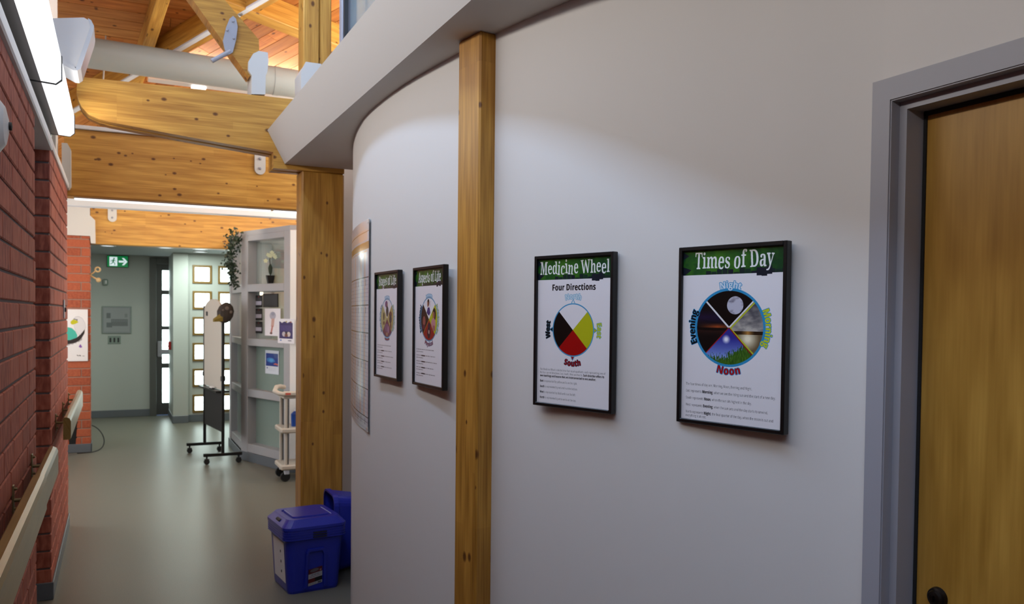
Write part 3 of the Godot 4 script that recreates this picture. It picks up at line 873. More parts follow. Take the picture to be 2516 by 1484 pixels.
func curved_wall() -> void:
	var mb := MB.new()
	var s0 := wall_s(-1.30); var s1 := wall_len[-1]
	var n := 110
	var th := 0.14
	var prev := []
	for k in n + 1:
		var w := wall_at(lerpf(s0, s1, float(k) / n))
		var nn := Vector3(w[2].x, 0, w[2].y)
		var f := Vector3(w[0].x, 0, w[0].y); var b := f - nn * th
		if k:
			var up := Vector3(0, HS, 0)
			mb.tri(prev[0], f, f + up, prev[2], nn, nn); mb.tri(prev[0], f + up, prev[0] + up, prev[2], nn, prev[2])
			mb.tri(prev[1], b, b + up, -prev[2], -nn, -nn); mb.tri(prev[1], b + up, prev[1] + up, -prev[2], -nn, -prev[2])
			mb.quad(prev[0] + up, f + up, b + up, prev[1] + up, Vector3.UP)
			mb.quad(prev[0], f, b, prev[1], Vector3.DOWN)
		if k == 0: mb.quad(f, b, b + Vector3(0, HS, 0), f + Vector3(0, HS, 0), Vector3(0, 0, 1))
		if k == n: mb.quad(f, b, b + Vector3(0, HS, 0), f + Vector3(0, HS, 0), Vector3(1, 0, 0))
		prev = [f, b, nn]
	# straight part nearer than the door, and the piece over it
	mb.span(Vector3(1.53, 0, -0.28), Vector3(1.67, HS, 3.75))
	mb.span(Vector3(1.516, 2.14, -1.30), Vector3(1.67, HS, -0.28))
	var o := room("wall_right", mb, M.paint)


# ---------------------------------------------------------------- brick
func brick(parent: Node3D, c: Vector3, s: Vector3, kinds: Array, cache: Dictionary) -> void:
	var key := "%.3f %.3f %.3f" % [s.x, s.y, s.z]
	if not cache.has(key):
		var mb := MB.new(); mb.box(Vector3.ZERO, s, 0.004)
		cache[key] = mb.mesh()
	var o := MeshInstance3D.new()
	o.name = "brick"; o.mesh = cache[key]; o.material_override = kinds[rng.randi_range(0, kinds.size() - 1)]
	o.position = c + Vector3(rng.randf_range(-0.0012, 0.0012), 0, 0)
	parent.add_child(o, true)

# brick wall along z with its face on x = XW; the end of the bond is at z_end and courses run to z_stop
func brick_wall(called: String, z_end: float, z_stop: float, top: float, far: float) -> Node3D:
	var root := room_node(called)
	var sg := signf(z_stop - z_end)
	var cache := {}
	var stuff := MB.new()
	var courses := []
	var y := 0.082
	while y < top - 0.02:
		courses.append([y, minf(y + 0.09, top)]); y += 0.1
	for i in courses.size():
		var ya: float = courses[i][0]; var yb: float = courses[i][1]
		var hh := yb - ya; var yc := (ya + yb) / 2.0
		var z := z_end
		if i % 2 == 1:   # the end brick lies across the wall
			brick(root, Vector3(XW - 0.145, yc, z + sg * 0.045), Vector3(0.29, hh, 0.09), M.brick, cache)
			z += sg * 0.10
		else:            # its neighbour behind, showing on the end of the wall
			brick(root, Vector3(XW - 0.195, yc, z + sg * 0.045), Vector3(0.19, hh, 0.09), M.brick, cache)
		var first := i % 2 == 0
		while sg * (z_stop - z) > 0.03:
			var ln := minf(0.29, sg * (z_stop - z) - 0.005)
			brick(root, Vector3(XW - 0.045, yc, z + sg * ln / 2.0), Vector3(0.09, hh, ln), M.brick, cache)
			z += sg * 0.30
			first = false
		z = z_stop if far == 0.0 else z
		while far != 0.0 and sg * (far - z) > 0.03:
			var ln := minf(0.29, sg * (far - z) - 0.005)
			stuff.box(Vector3(XW - 0.045, yc, z + sg * ln / 2.0), Vector3(0.09, hh, ln))
			z += sg * 0.30
	var stop := far if far != 0.0 else z_stop
	var core := MB.new()
	core.span(Vector3(XW - 0.285, 0, z_end + sg * 0.008), Vector3(XW - 0.008, top - 0.003, stop))
	obj("mortar", core, M.mortar, root)
	if far != 0.0:
		var o := obj("brickwork", stuff, M.brick[1], root)
		o.set_meta("kind", "stuff")
	return root

func brick_pier() -> void:
	var root := room_node("wall_pier")
	var cache := {}
	var x1 := -0.283; var zf := -10.80; var top := 2.515
	var y := 0.082; var i := 0
	while y < top - 0.02:
		var yb := minf(y + 0.09, top); var hh := yb - y; var yc := (y + yb) / 2.0
		var x := x1
		if i % 2 == 0:
			brick(root, Vector3(x - 0.045, yc, zf - 0.145), Vector3(0.09, hh, 0.29), M.brick_pier, cache); x -= 0.10
		else:
			brick(root, Vector3(x - 0.045, yc, zf - 0.195), Vector3(0.09, hh, 0.19), M.brick_pier, cache)
		for k in 3:
			brick(root, Vector3(x - 0.145, yc, zf - 0.045), Vector3(0.29, hh, 0.09), M.brick_pier, cache); x -= 0.30
		y += 0.1; i += 1
	var core := MB.new()
	core.span(Vector3(-1.18, 0, zf - 0.28), Vector3(x1 - 0.008, top - 0.003, zf - 0.008))
	obj("mortar", core, M.mortar_pier, root)
	var b := MB.new()
	b.span(Vector3(-1.18, 0, zf), Vector3(x1 + 0.012, 0.10, zf + 0.012), 0.004); b.span(Vector3(x1, 0, zf - 0.28), Vector3(x1 + 0.012, 0.10, zf + 0.012), 0.004)
	room("baseboard_pier", b, M.base)

func shell() -> void:
	var mb := MB.new()
	mb.span(Vector3(-1.75, -0.12, -15.0), Vector3(2.85, 0.0, 3.9))
	room("floor", mb, M.floor)
	curved_wall()
	# --- left: brick, the recess between its two lengths, and the plastered wall above
	brick_wall("wall_left", -4.385, -2.85, 2.54, 3.75)
	brick_wall("wall_left_far", -5.34, -7.13, 2.56, 0.0)
	brick_pier()
	mb = MB.new()
	mb.span(Vector3(XW, 0, -7.13), Vector3(XW + 0.010, 0.10, -5.34), 0.003); mb.span(Vector3(XW - 0.28, 0, -5.34), Vector3(XW + 0.010, 0.10, -5.33), 0.003)
	mb.span(Vector3(XW, 0, -4.385), Vector3(XW + 0.010, 0.10, 3.7), 0.003)
	room("baseboard_left", mb, M.base)
	mb = MB.new()
	mb.span(Vector3(-1.40, 0, -5.62), Vector3(-1.28, 2.75, -4.05)); mb.span(Vector3(-1.28, 0, -4.385), Vector3(-0.62, 2.75, -4.28)); mb.span(Vector3(-1.28, 0, -5.62), Vector3(-0.62, 2.75, -5.35))
	mb.span(Vector3(-1.28, 2.70, -5.62), Vector3(-0.42, 2.78, -4.05)); mb.span(Vector3(-0.62, 2.565, -5.60), Vector3(-0.40, 2.70, -5.345))
	room("wall_recess", mb, M.paint)
	mb = MB.new()
	mb.span(Vector3(-0.62, 2.545, -5.345), Vector3(-0.325, 2.605, 3.75), 0.006)
	mb.span(Vector3(-0.62, 2.565, -7.13), Vector3(-0.325, 2.605, -5.345), 0.006)
	room("trim_1", mb, M.white)
	mb = MB.new()
	mb.span(Vector3(-0.46, 2.605, -5.46), Vector3(-0.352, 2.66, 3.70))
	room("trim_2", mb, M.gasket)
	mb = MB.new()
	mb.span(Vector3(-0.54, 2.605, -5.46), Vector3(-0.40, 4.38, 3.75))
	mb.span(Vector3(-0.54, 3.05, -7.00), Vector3(-0.40, 4.38, -5.46))
	mb.span(Vector3(-0.54, 5.25, -7.00), Vector3(-0.40, 5.50, 3.75))
	mb.span(Vector3(-0.54, 4.38, -7.13), Vector3(-0.40, 5.25, -5.60)); mb.span(Vector3(-0.54, 4.38, 2.9), Vector3(-0.40, 5.25, 3.75))
	mb.span(Vector3(-0.54, 2.605, -7.13), Vector3(-0.40, 5.5, -7.00))
	room("wall_left_upper", mb, M.paint)
	# clerestory over the brick wall
	var win := room_node("window_1")
	var zs := [-5.62, -4.40, -3.18, -1.96, -0.74, 0.48, 1.70, 2.88]
	mb = MB.new()
	for z in zs: mb.span(Vector3(-0.50, 4.38, z - 0.03), Vector3(-0.385, 5.25, z + 0.03), 0.005)
	mb.span(Vector3(-0.50, 4.38, -5.65), Vector3(-0.385, 4.43, 2.9), 0.005); mb.span(Vector3(-0.50, 5.20, -5.65), Vector3(-0.385, 5.25, 2.9), 0.005)
	obj("window_frame", mb, M.bracket, win)
	for k in 7:
		mb = MB.new(); mb.span(Vector3(-0.450, 4.43, zs[k] + 0.03), Vector3(-0.446, 5.20, zs[k + 1] - 0.03))
		obj("window_pane", mb, M.opal, win)
		panel_light("daylight", Vector3(-0.438, 4.815, (zs[k] + zs[k + 1]) / 2.0), Vector3.RIGHT, Vector3.BACK, zs[k + 1] - zs[k] - 0.07, 0.75, 13.2, Color(0.70, 0.83, 1.0), win)
	# interior window with dark louvres above the far length of brick
	win = room_node("window_2")
	mb = MB.new()
	mb.span(Vector3(-0.52, 2.605, -6.99), Vector3(-0.40, 2.645, -5.47), 0.004); mb.span(Vector3(-0.52, 3.01, -6.99), Vector3(-0.40, 3.05, -5.47), 0.004)
	for z in [-6.97, -5.49]: mb.span(Vector3(-0.52, 2.645, z - 0.02), Vector3(-0.40, 3.01, z + 0.02), 0.004)
	obj("window_frame", mb, M.bracket, win)
	mb = MB.new(); mb.span(Vector3(-0.50, 2.645, -6.95), Vector3(-0.49, 3.01, -5.51)); obj("pane", mb, M.smoked, win)
	for k in 6:
		mb = MB.new(); var z := -6.80 + k * 0.23
		mb.span(Vector3(-0.488, 2.645, z - 0.022), Vector3(-0.42, 3.01, z + 0.022), 0.003)
		obj("mullion", mb, M.frosted, win)
	# --- soffit with its leaning fascia
	mb = MB.new()
	mb.prism(PackedVector2Array([Vector2(0.971, HS), Vector2(2.68, HS), Vector2(2.68, 2.804), Vector2(0.862, 2.804)]), Vector3.ZERO, Vector3.RIGHT, Vector3.UP, Vector3.BACK, -5.436, 3.75)
	room("trim_3", mb, M.soffit)
	# --- clerestory on the soffit
	win = room_node("window_3")
	mb = MB.new()
	for z in [-5.33, -4.10, -2.88, -1.66, -0.44, 0.78, 2.0, 3.2]:
		mb.span(Vector3(1.30, 2.804, z - 0.035), Vector3(1.40, 4.6, z + 0.035), 0.006)
	mb.span(Vector3(1.30, 2.804, -5.36), Vector3(1.40, 2.87, 3.7), 0.006); mb.span(Vector3(1.30, 4.52, -5.36), Vector3(1.40, 4.6, 3.7), 0.006)
	obj("window_frame", mb, M.steel, win)
	mb = MB.new(); mb.span(Vector3(1.31, 2.87, -5.30), Vector3(1.335, 4.52, -5.265)); obj("gasket", mb, M.dark, win)
	zs = [-5.33, -4.10, -2.88, -1.66, -0.44, 0.78, 2.0, 3.2]
	for k in 7:
		mb = MB.new(); mb.span(Vector3(1.348, 2.87, zs[k] + 0.035), Vector3(1.352, 4.52, zs[k + 1] - 0.035))
		obj("pane", mb, M.glass, win)
	mb = MB.new()
	mb.span(Vector3(1.30, 4.6, -5.62), Vector3(1.44, 5.5, 3.75)); mb.span(Vector3(1.30, 2.804, 3.2), Vector3(1.44, 4.6, 3.75)); mb.span(Vector3(1.375, 2.804, -5.62), Vector3(2.75, 5.5, -5.50)); mb.span(Vector3(-1.7, 4.93, -5.75), Vector3(2.75, 5.5, -5.64)) 
	room("wall_right_upper", mb, M.paint)
	# --- behind the camera
	mb = MB.new(); mb.span(Vector3(-0.62, 0, 3.75), Vector3(1.67, 5.5, 3.87)); room("wall_back", mb, M.paint)
	# --- beyond: side walls, wall behind the column
	mb = MB.new()
	mb.span(Vector3(-1.75, 0, -15.0), Vector3(-1.62, 5.2, -10.6)); mb.span(Vector3(-1.75, 0, -7.4), Vector3(-1.62, 5.2, -7.0)); mb.span(Vector3(-1.75, 0, -10.6), Vector3(-1.62, 0.8, -7.4)); mb.span(Vector3(-1.75, 2.4, -10.6), Vector3(-1.62, 5.2, -7.4)); mb.span(Vector3(-1.62, 0, -7.13), Vector3(-0.61, 5.2, -7.0))
	room("wall_side", mb, M.paint)
	mb = MB.new()
	mb.span(Vector3(2.70, 0, -15.0), Vector3(2.82, 3.05, -5.5)); mb.span(Vector3(2.70, 4.3, -15.0), Vector3(2.82, 5.2, -5.5)); mb.span(Vector3(2.70, 3.05, -5.75), Vector3(2.82, 4.3, -5.5)); mb.span(Vector3(2.70, 3.05, -15.0), Vector3(2.82, 4.3, -10.2))
	room("wall_side_right", mb, M.paint)
	win = room_node("window_4")
	mb = MB.new()
	for z in [-10.17, -8.7, -7.24, -5.78]: mb.span(Vector3(2.72, 3.05, z - 0.03), Vector3(2.80, 4.3, z + 0.03), 0.005)
	obj("window_frame", mb, M.steel, win)
	for k in 3:
		mb = MB.new(); mb.span(Vector3(2.758, 3.05, -10.14 + k * 1.465), Vector3(2.762, 4.3, -8.73 + k * 1.465)); obj("window_pane", mb, M.opal, win)
		panel_light("daylight", Vector3(2.745, 3.675, -9.435 + k * 1.465), Vector3.LEFT, Vector3.BACK, 1.38, 1.2, 8.0, Color(1.0, 0.97, 0.92), win)
	win = room_node("window_40")
	mb = MB.new()
	for z in [-10.57, -9.5, -8.5, -7.43]: mb.span(Vector3(-1.72, 0.8, z - 0.03), Vector3(-1.60, 2.4, z + 0.03), 0.005)
	mb.span(Vector3(-1.72, 0.8, -10.6), Vector3(-1.60, 0.86, -7.4), 0.005); mb.span(Vector3(-1.72, 2.34, -10.6), Vector3(-1.60, 2.4, -7.4), 0.005)
	obj("window_frame", mb, M.bracket, win)
	for k in 3:
		var wa: float = [-10.54, -9.47, -8.47][k]; var wb: float = [-9.53, -8.53, -7.46][k]
		mb = MB.new(); mb.span(Vector3(-1.662, 0.86, wa), Vector3(-1.658, 2.34, wb)); obj("window_pane", mb, M.opal, win)
		panel_light("daylight", Vector3(-1.65, 1.6, (wa + wb) / 2.0), Vector3.RIGHT, Vector3.BACK, 0.96, 1.42, 2.6, Color(1.0, 0.98, 0.95), win)
	mb = MB.new(); mb.span(Vector3(1.365, 0, -6.12), Vector3(2.70, 2.95, -6.0)); room("wall_screen", mb, M.paint)
	# --- lobby: end wall, window wall with its stub, low ceiling, upper wall over the beam
	mb = MB.new()
	mb.span(Vector3(-1.62, 0, -14.34), Vector3(0.46, 2.60, -14.22)); mb.span(Vector3(1.60, 0, -14.34), Vector3(2.7, 2.6, -14.22)); mb.span(Vector3(0.46, 2.50, -14.34), Vector3(1.60, 2.6, -14.22))
	room("wall_end", mb, M.lobby)
	mb = MB.new()
	mb.span(Vector3(-1.75, 2.52, -15.0), Vector3(2.82, 2.62, -11.02)); room("ceiling_lobby", mb, M.lowceil)
	mb = MB.new(); mb.span(Vector3(-1.62, 2.62, -11.20), Vector3(2.70, 4.0, -11.05)); room("wall_over_beam", mb, M.plank[1])
	mb = MB.new()
	mb.span(Vector3(-1.62, 0, -14.22), Vector3(0.46, 0.11, -14.205), 0.004); mb.span(Vector3(0.93, 0, -13.22), Vector3(2.7, 0.11, -13.21), 0.004); mb.span(Vector3(0.735, 0, -13.13), Vector3(0.955, 0.11, -13.118), 0.004); mb.span(Vector3(0.728, 0, -14.2), Vector3(0.74, 0.11, -13.12), 0.004)
	room("baseboard_lobby", mb, M.base)
	mb = MB.new(); mb.span(Vector3(0.74, 0, -14.22), Vector3(0.95, 2.52, -13.13), 0.004); room("wall_stub", mb, M.lobby)
	lobby_windows()

func lobby_windows() -> void:
	# wall pierced by two columns of six small square windows
	var zf := -13.22; var zb := -13.36
	var cols := []; var rows := []
	for k in 4: cols.append(1.045 + k * 0.362)
	for k in 6: rows.append(2.105 - k * 0.388)
	var s := 0.215
	var mb := MB.new()
	var xa := 0.95
	for c in cols + [2.70]:
		mb.span(Vector3(xa, 0, zb), Vector3(minf(c, 2.70), 2.52, zf))
		if c < 2.6:
			var ya := 2.52
			for r in rows:
				mb.span(Vector3(c, r + s, zb), Vector3(c + s, ya, zf)); ya = r
			mb.span(Vector3(c, 0, zb), Vector3(c + s, ya, zf))
		xa = c + s
	room("wall_windows", mb, M.lobby)
	var n := 5
	for c in cols:
		for r in rows:
			var w := room_node("window_%d" % n); n += 1
			var f := MB.new(); var b := 0.030
			f.span(Vector3(c - b, r - b, zf), Vector3(c + s + b, r + 0.004, zf + 0.016), 0.003); f.span(Vector3(c - b, r + s - 0.004, zf), Vector3(c + s + b, r + s + b, zf + 0.016), 0.003)
			f.span(Vector3(c - b, r, zf), Vector3(c + 0.004, r + s, zf + 0.016), 0.003); f.span(Vector3(c + s - 0.004, r, zf), Vector3(c + s + b, r + s, zf + 0.016), 0.003)
			obj("window_frame", f, M.gold, w)
			var p := MB.new(); p.span(Vector3(c, r, zf - 0.10), Vector3(c + s, r + s, zf - 0.092))
			obj("window_pane", p, M.daylight, w)
	# entrance door with its glazed leaf in the end wall
	var d := room_node("door_2")
	var f := MB.new()
	f.span(Vector3(0.46, 0, -14.30), Vector3(0.56, 2.50, -14.19), 0.004); f.span(Vector3(1.50, 0, -14.30), Vector3(1.60, 2.50, -14.19), 0.004); f.span(Vector3(0.56, 2.40, -14.30), Vector3(1.50, 2.50, -14.19), 0.004)
	obj("door_frame", f, M.doorframe, d)
	var leaf := MB.new()
	leaf.span(Vector3(0.56, 0.01, -14.27), Vector3(0.645, 2.40, -14.22), 0.003); leaf.span(Vector3(1.41, 0.01, -14.27), Vector3(1.50, 2.40, -14.22), 0.003)
	var ys := [0.01, 0.20, 0.75, 0.83, 0.97, 1.04, 1.36, 1.42, 1.92, 1.99, 2.30, 2.40]
	for k in range(0, 12, 2): leaf.span(Vector3(0.645, ys[k], -14.27), Vector3(1.41, ys[k + 1], -14.22), 0.003)
	obj("door_leaf", leaf, M.doorleaf, d)
	for k in range(1, 10, 2):
		var p := MB.new(); p.span(Vector3(0.645, ys[k], -14.25), Vector3(1.41, ys[k + 1], -14.244)); obj("window_pane", p, M.daylight, d)
	var bar_ := MB.new(); bar_.span(Vector3(0.60, 0.99, -14.215), Vector3(1.46, 1.05, -14.16), 0.01); bar_.span(Vector3(0.575, 0.93, -14.22), Vector3(0.64, 1.18, -14.175), 0.01)
	obj("push_bar", bar_, M.steel, d)


# ---------------------------------------------------------------- timber roof
func roof_y(z: float) -> float:
	return 3.3 + 0.32 * (z + 11.0)

func timber_roof() -> void:
	var root := room_node("ceiling")
	var ex := Vector3.RIGHT; var ey := Vector3(0, 0.32, 1).normalized(); var ez := ex.cross(ey).normalized()   # ez points up out of the roof
	if ez.y < 0.0: ez = -ez
	var o := Vector3(0, roof_y(-11.1), -11.1)
	var on_roof := func(px: float, py: float) -> Vector2:
		var p := at_plane(px, py, o, ez)
		return Vector2((p - o).dot(ex), (p - o).dot(ey))
	var S := (-5.6 + 11.1) / ey.z
	var q0: Vector2 = on_roof.call(376, 104); var q1: Vector2 = on_roof.call(494, 34)
	var dir := (q1 - q0).normalized()
	var a := q0 - dir * 4.0; var b := q1 + dir * 5.0
	var all := PackedVector2Array([Vector2(-1.62, 0), Vector2(2.7, 0), Vector2(2.7, S), Vector2(-1.62, S)])
	var nrm := dir.orthogonal()
	var right_half := PackedVector2Array([a, b, b + nrm * 12.0, a + nrm * 12.0])
	if not Geometry2D.is_point_in_polygon(Vector2(2.5, 0.6), right_half): right_half = PackedVector2Array([a, b, b - nrm * 12.0, a - nrm * 12.0])
	var left := Geometry2D.clip_polygons(all, right_half); var right := Geometry2D.intersect_polygons(all, right_half)
	var back := MB.new(); back.prism(all, o, ex, ey, ez, 0.022, 0.08)
	obj("roof_deck", back, M.plank[1], root)
	var pd: Vector2 = (on_roof.call(738, 77) - on_roof.call(640, 130)).normalized()
	for f in [[left, Vector2(1, 0), 0.135], [right, pd, 0.135]]:
		for poly in f[0]:
			var d: Vector2 = f[1]; var t: Vector2 = d.orthogonal(); var w: float = f[2]
			for k in range(-90, 90):
				for j in range(-3, 4):
					var off := fposmod(k * 0.618, 1.0) * 2.6
					var c0 := d * (j * 2.6 + off) + t * (k * w)
					var strip := PackedVector2Array([c0 + t * 0.003, c0 + d * 2.596 + t * 0.003, c0 + d * 2.596 + t * (w - 0.003), c0 + t * (w - 0.003)])
					for piece in Geometry2D.intersect_polygons(poly, strip):
						var mb := MB.new(); mb.uo = Vector2(rng.randf() * 2.0, rng.randf())
						# texture runs along the plank
						var local := PackedVector2Array()
						for p in piece: local.append(Vector2(p.dot(d), p.dot(t)))
						var ed := ex * d.x + ey * d.y; var et := ex * t.x + ey * t.y
						mb.prism(local, o, ed, et, ez, 0.0, 0.022)
						obj("plank", mb, M.plank[rng.randi_range(0, 3)], root)
	# flat deck over the near part of the corridor
	var deck := MB.new(); deck.span(Vector3(-0.62, 5.5, -5.75), Vector3(2.75, 5.6, 3.87)); deck.span(Vector3(-1.75, 5.2, -7.2), Vector3(-0.5, 5.3, -5.5))
	room("ceiling_near", deck, M.plank[0])
	# rafters under the deck, laid along lines seen in the photograph
	var specs := [[[353, 106, 385, 0], 0.10, 0.20], [[386, 108, 491, 45], 0.12, 0.22], [[600, -32, 760, 32], 0.12, 0.24]]
	for sp in specs:
		var l: Array = sp[0]
		var p0: Vector2 = on_roof.call(l[0], l[1]); var p1: Vector2 = on_roof.call(l[2], l[3])
		var dd := (p1 - p0).normalized()
		var e0 := p0 - dd * 1.6; var e1 := p1 + dd * 1.3
		e0.x = clampf(e0.x, -1.5, 2.62); e1.x = clampf(e1.x, -1.5, 2.62)
		e0.y = clampf(e0.y, 0.1, S - 0.05); e1.y = clampf(e1.y, 0.1, S - 0.05)
		dd = (e1 - e0).normalized()
		var A := o + ex * e0.x + ey * e0.y; var B := o + ex * e1.x + ey * e1.y
		var along := (B - A).normalized(); var side := along.cross(ez).normalized()
		var bs := Basis(along, ez, side)
		var w: float = sp[1]; var h: float = sp[2]
		var mb := MB.new(); mb.uo = Vector2(rng.randf(), rng.randf())
		mb.box((A + B) / 2.0 - ez * h / 2.0, Vector3((B - A).length(), h, w), 0.006, bs, 0)
		var r := obj("rafter", mb, M.glulam, root)
		if l[0] == 386:
			mb = MB.new(); mb.box((A + B) / 2.0 - ez * (h + 0.010) + side * w * 0.3, Vector3((B - A).length(), 0.020, w * 0.4), 0.004, bs, 0)
			worldly("trim", mb, M.white, r)


# ---------------------------------------------------------------- timber frame
func pxz(list: Array, z: float) -> PackedVector2Array:      # pixel outline on a plane across the corridor
	var out := PackedVector2Array()
	for p in list:
		var q := at_z(p[0], p[1], z); out.append(Vector2(q.x, q.y))
	return out

func bolt(mb: MB, at: Vector3, facing: Vector3, r := 0.012) -> void:
	var y := facing.normalized(); var x := y.cross(Vector3.UP if absf(y.y) < 0.9 else Vector3.RIGHT).normalized()
	mb.lathe([Vector2(r, 0), Vector2(r, 0.006), Vector2(r * 0.7, 0.010), Vector2(0, 0.010)], at, Basis(x, y, x.cross(y)), 8)

func beams() -> void:
	# twin-ply beam with a rounded nose, sitting on the column
	var prof := pxz([[190, 188], [188, 229], [193, 248], [200, 262], [217, 280], [245, 293], [271, 300], [450, 334], [672, 374], [672, 413]], -5.44)
	prof.append(Vector2(1.357, 2.571)); prof.append(Vector2(1.357, 3.025))
	var b := thing("glulam_beam", "twin-ply glulam beam with rounded nose over the wooden column", "beam", Vector3(0.9, 2.571, -5.535))
	for k in 2:
		var mb := MB.new(); mb.uo = Vector2(k * 0.7, k * 0.31)
		mb.prism(prof, Vector3.ZERO, Vector3.RIGHT, Vector3.UP, Vector3.BACK, [-5.515, -5.63][k], [-5.44, -5.555][k])
		worldly("ply", mb, M.glulam, b)
	var mb := MB.new(); mb.span(Vector3(0.1, 2.80, -5.556), Vector3(1.34, 2.95, -5.514)); worldly("spacer", mb, M.plank[1], b)
	# deep beam across the corridor with strip lights under it
	b = thing("glulam_beam", "deep glulam beam spanning the corridor with light strips along its underside", "beam", Vector3(1.1, 2.52, -7.24))
	mb = MB.new(); mb.uo = Vector2(0.2, 0.1); mb.span(Vector3(-0.36, 2.52, -7.33), Vector3(2.70, 3.03, -7.15), 0.008); worldly("timber", mb, M.glulam, b)
	mb = MB.new(); mb.span(Vector3(-0.36, 3.03, -7.40), Vector3(2.70, 3.06, -7.13), 0.004); worldly("cap_board", mb, M.white, b)
	var plate := PackedVector2Array([Vector2(1.03, 3.02), Vector2(1.03, 2.84)])
	for k in 9: plate.append(Vector2(1.074 - cos(PI * k / 8) * 0.044, 2.838 - sin(PI * k / 8) * 0.044))
	plate.append(Vector2(1.118, 3.02))
	mb = MB.new(); mb.prism(plate, Vector3.ZERO, Vector3.RIGHT, Vector3.UP, Vector3.BACK, -7.15, -7.138); var pl := worldly("steel_plate", mb, M.bracket, b)
	for y in [2.925, 2.845]:
		mb = MB.new(); bolt(mb, Vector3(1.074, y, -7.138), Vector3.BACK); worldly("bolt", mb, M.steel, pl)
	mb = MB.new(); mb.prism(PackedVector2Array([Vector2(-0.372, 2.56), Vector2(-0.372, 2.90), Vector2(-0.335, 2.90), Vector2(-0.312, 2.855), Vector2(-0.312, 2.585), Vector2(-0.325, 2.56)]), Vector3.ZERO, Vector3.RIGHT, Vector3.UP, Vector3.BACK, -7.15, -7.06); worldly("hanger", mb, M.bracket, b)
	for k in 2:
		var x0 := -0.30 + k * 1.50
		var s := thing("strip_light", ["slim white strip light under the deep beam at the brick wall end", "slim white strip light under the deep beam at the column end"][k], "light", Vector3(x0 + 0.74, 2.50, -7.235), 0.0, "strip lights under the deep beam")
		mb = MB.new(); mb.span(Vector3(x0, 2.514, -7.29), Vector3(x0 + 1.48, 2.52, -7.20)); worldly("housing", mb, M.white, s)
		mb = MB.new(); mb.span(Vector3(x0 + 0.004, 2.507, -7.285), Vector3(x0 + 1.476, 2.514, -7.23), 0.003); worldly("lamp_lens", mb, M.tube, s)
		panel_light("strip_lamp", Vector3(x0 + 0.74, 2.486, -7.31), Vector3(0, -0.6, -1), Vector3.RIGHT, 1.46, 0.05, 29.0, Color(1.0, 0.96, 0.88), s)
	# white bulkhead between the beams
	mb = MB.new(); mb.span(Vector3(-1.62, 2.655, -9.12), Vector3(2.70, 3.02, -9.0), 0.006); room("trim_4", mb, M.white)
	# strip lights on the back of the bulkhead, shining on the far beam
	for k in 2:
		var x0 := -0.45 + k * 1.55
		var s := thing("bulkhead_light", "white strip light behind the bulkhead facing the far beam", "light", Vector3(x0 + 0.74, 2.72, -9.17), 0.0, "strip lights behind the bulkhead")
		mb = MB.new(); mb.span(Vector3(x0, 2.70, -9.16), Vector3(x0 + 1.48, 2.79, -9.12), 0.004); worldly("housing", mb, M.white, s)
		mb = MB.new(); mb.span(Vector3(x0 + 0.01, 2.705, -9.20), Vector3(x0 + 1.47, 2.785, -9.16), 0.012); worldly("lamp_lens", mb, M.tube, s)
		panel_light("bulkhead_lamp", Vector3(x0 + 0.74, 2.745, -9.206), Vector3(0, -0.3, -1), Vector3.RIGHT, 1.44, 0.07, 19.0, Color(1.0, 0.97, 0.90), s)
	# far beam on the brick pier
	b = thing("glulam_beam", "bright spruce beam resting on the orange brick pier", "beam", Vector3(1.2, 2.43, -10.93))
	mb = MB.new(); mb.uo = Vector2(0.9, 0.27); mb.span(Vector3(-0.285, 2.43, -11.02), Vector3(2.70, 2.89, -10.84), 0.008); worldly("timber", mb, M.glulam, b)
	plate = PackedVector2Array([Vector2(-0.097, 3.0), Vector2(-0.097, 2.745)])
	for k in 9: plate.append(Vector2(-0.050 - cos(PI * k / 8) * 0.047, 2.743 - sin(PI * k / 8) * 0.047))
	plate.append(Vector2(-0.003, 3.0))
	mb = MB.new(); mb.prism(plate, Vector3.ZERO, Vector3.RIGHT, Vector3.UP, Vector3.BACK, -10.84, -10.826); pl = worldly("steel_plate", mb, M.bracket, b)
	for y in [2.83, 2.745]:
		mb = MB.new(); bolt(mb, Vector3(-0.050, y, -10.826), Vector3.BACK); worldly("bolt", mb, M.steel, pl)
	var cap := PackedVector2Array([Vector2(-1.18, 3.0), Vector2(-0.283, 3.0), Vector2(-0.283, 2.755), Vector2(-0.230, 2.70), Vector2(-0.226, 2.432), Vector2(-0.275, 2.432), Vector2(-0.283, 2.516), Vector2(-1.18, 2.516)])
	mb = MB.new(); mb.prism(cap, Vector3.ZERO, Vector3.RIGHT, Vector3.UP, Vector3.BACK, -10.84, -10.79)
	tag(obj("beam_seat", mb, M.bracket), "white steel seat plate on top of the orange brick pier", "bracket")
	# column and upper post
	b = thing("wooden_column", "thick knotty glulam column rising behind the blue bins", "column", Vector3(1.219, 0, -5.535))
	mb = MB.new(); mb.uo = Vector2(0.35, 0.18); mb.span(Vector3(1.081, 0, -5.63), Vector3(1.357, 2.571, -5.44), 0.010, 1); worldly("timber", mb, M.post, b)
	b = thing("upper_post", "pale timber post standing above the rounded beam beside the clerestory", "post", Vector3(1.18, 3.025, -5.535))
	mb = MB.new(); mb.uo = Vector2(0.1, 0.4); mb.span(Vector3(1.089, 3.04, -5.62), Vector3(1.19, 5.5, -5.45), 0.006, 1); worldly("timber", mb, M.glulam, b)
	mb = MB.new(); mb.uo = Vector2(0.6, 0.1); mb.span(Vector3(1.194, 3.04, -5.61), Vector3(1.272, 5.5, -5.46), 0.006, 1); worldly("timber", mb, M.glulam, b)
	mb = MB.new(); mb.prism(PackedVector2Array([Vector2(1.070, 3.027), Vector2(1.070, 3.20), Vector2(1.10, 3.265), Vector2(1.20, 3.265), Vector2(1.20, 3.027)]), Vector3.ZERO, Vector3.RIGHT, Vector3.UP, Vector3.BACK, -5.635, -5.425); worldly("steel_shoe", mb, M.bracket, b)
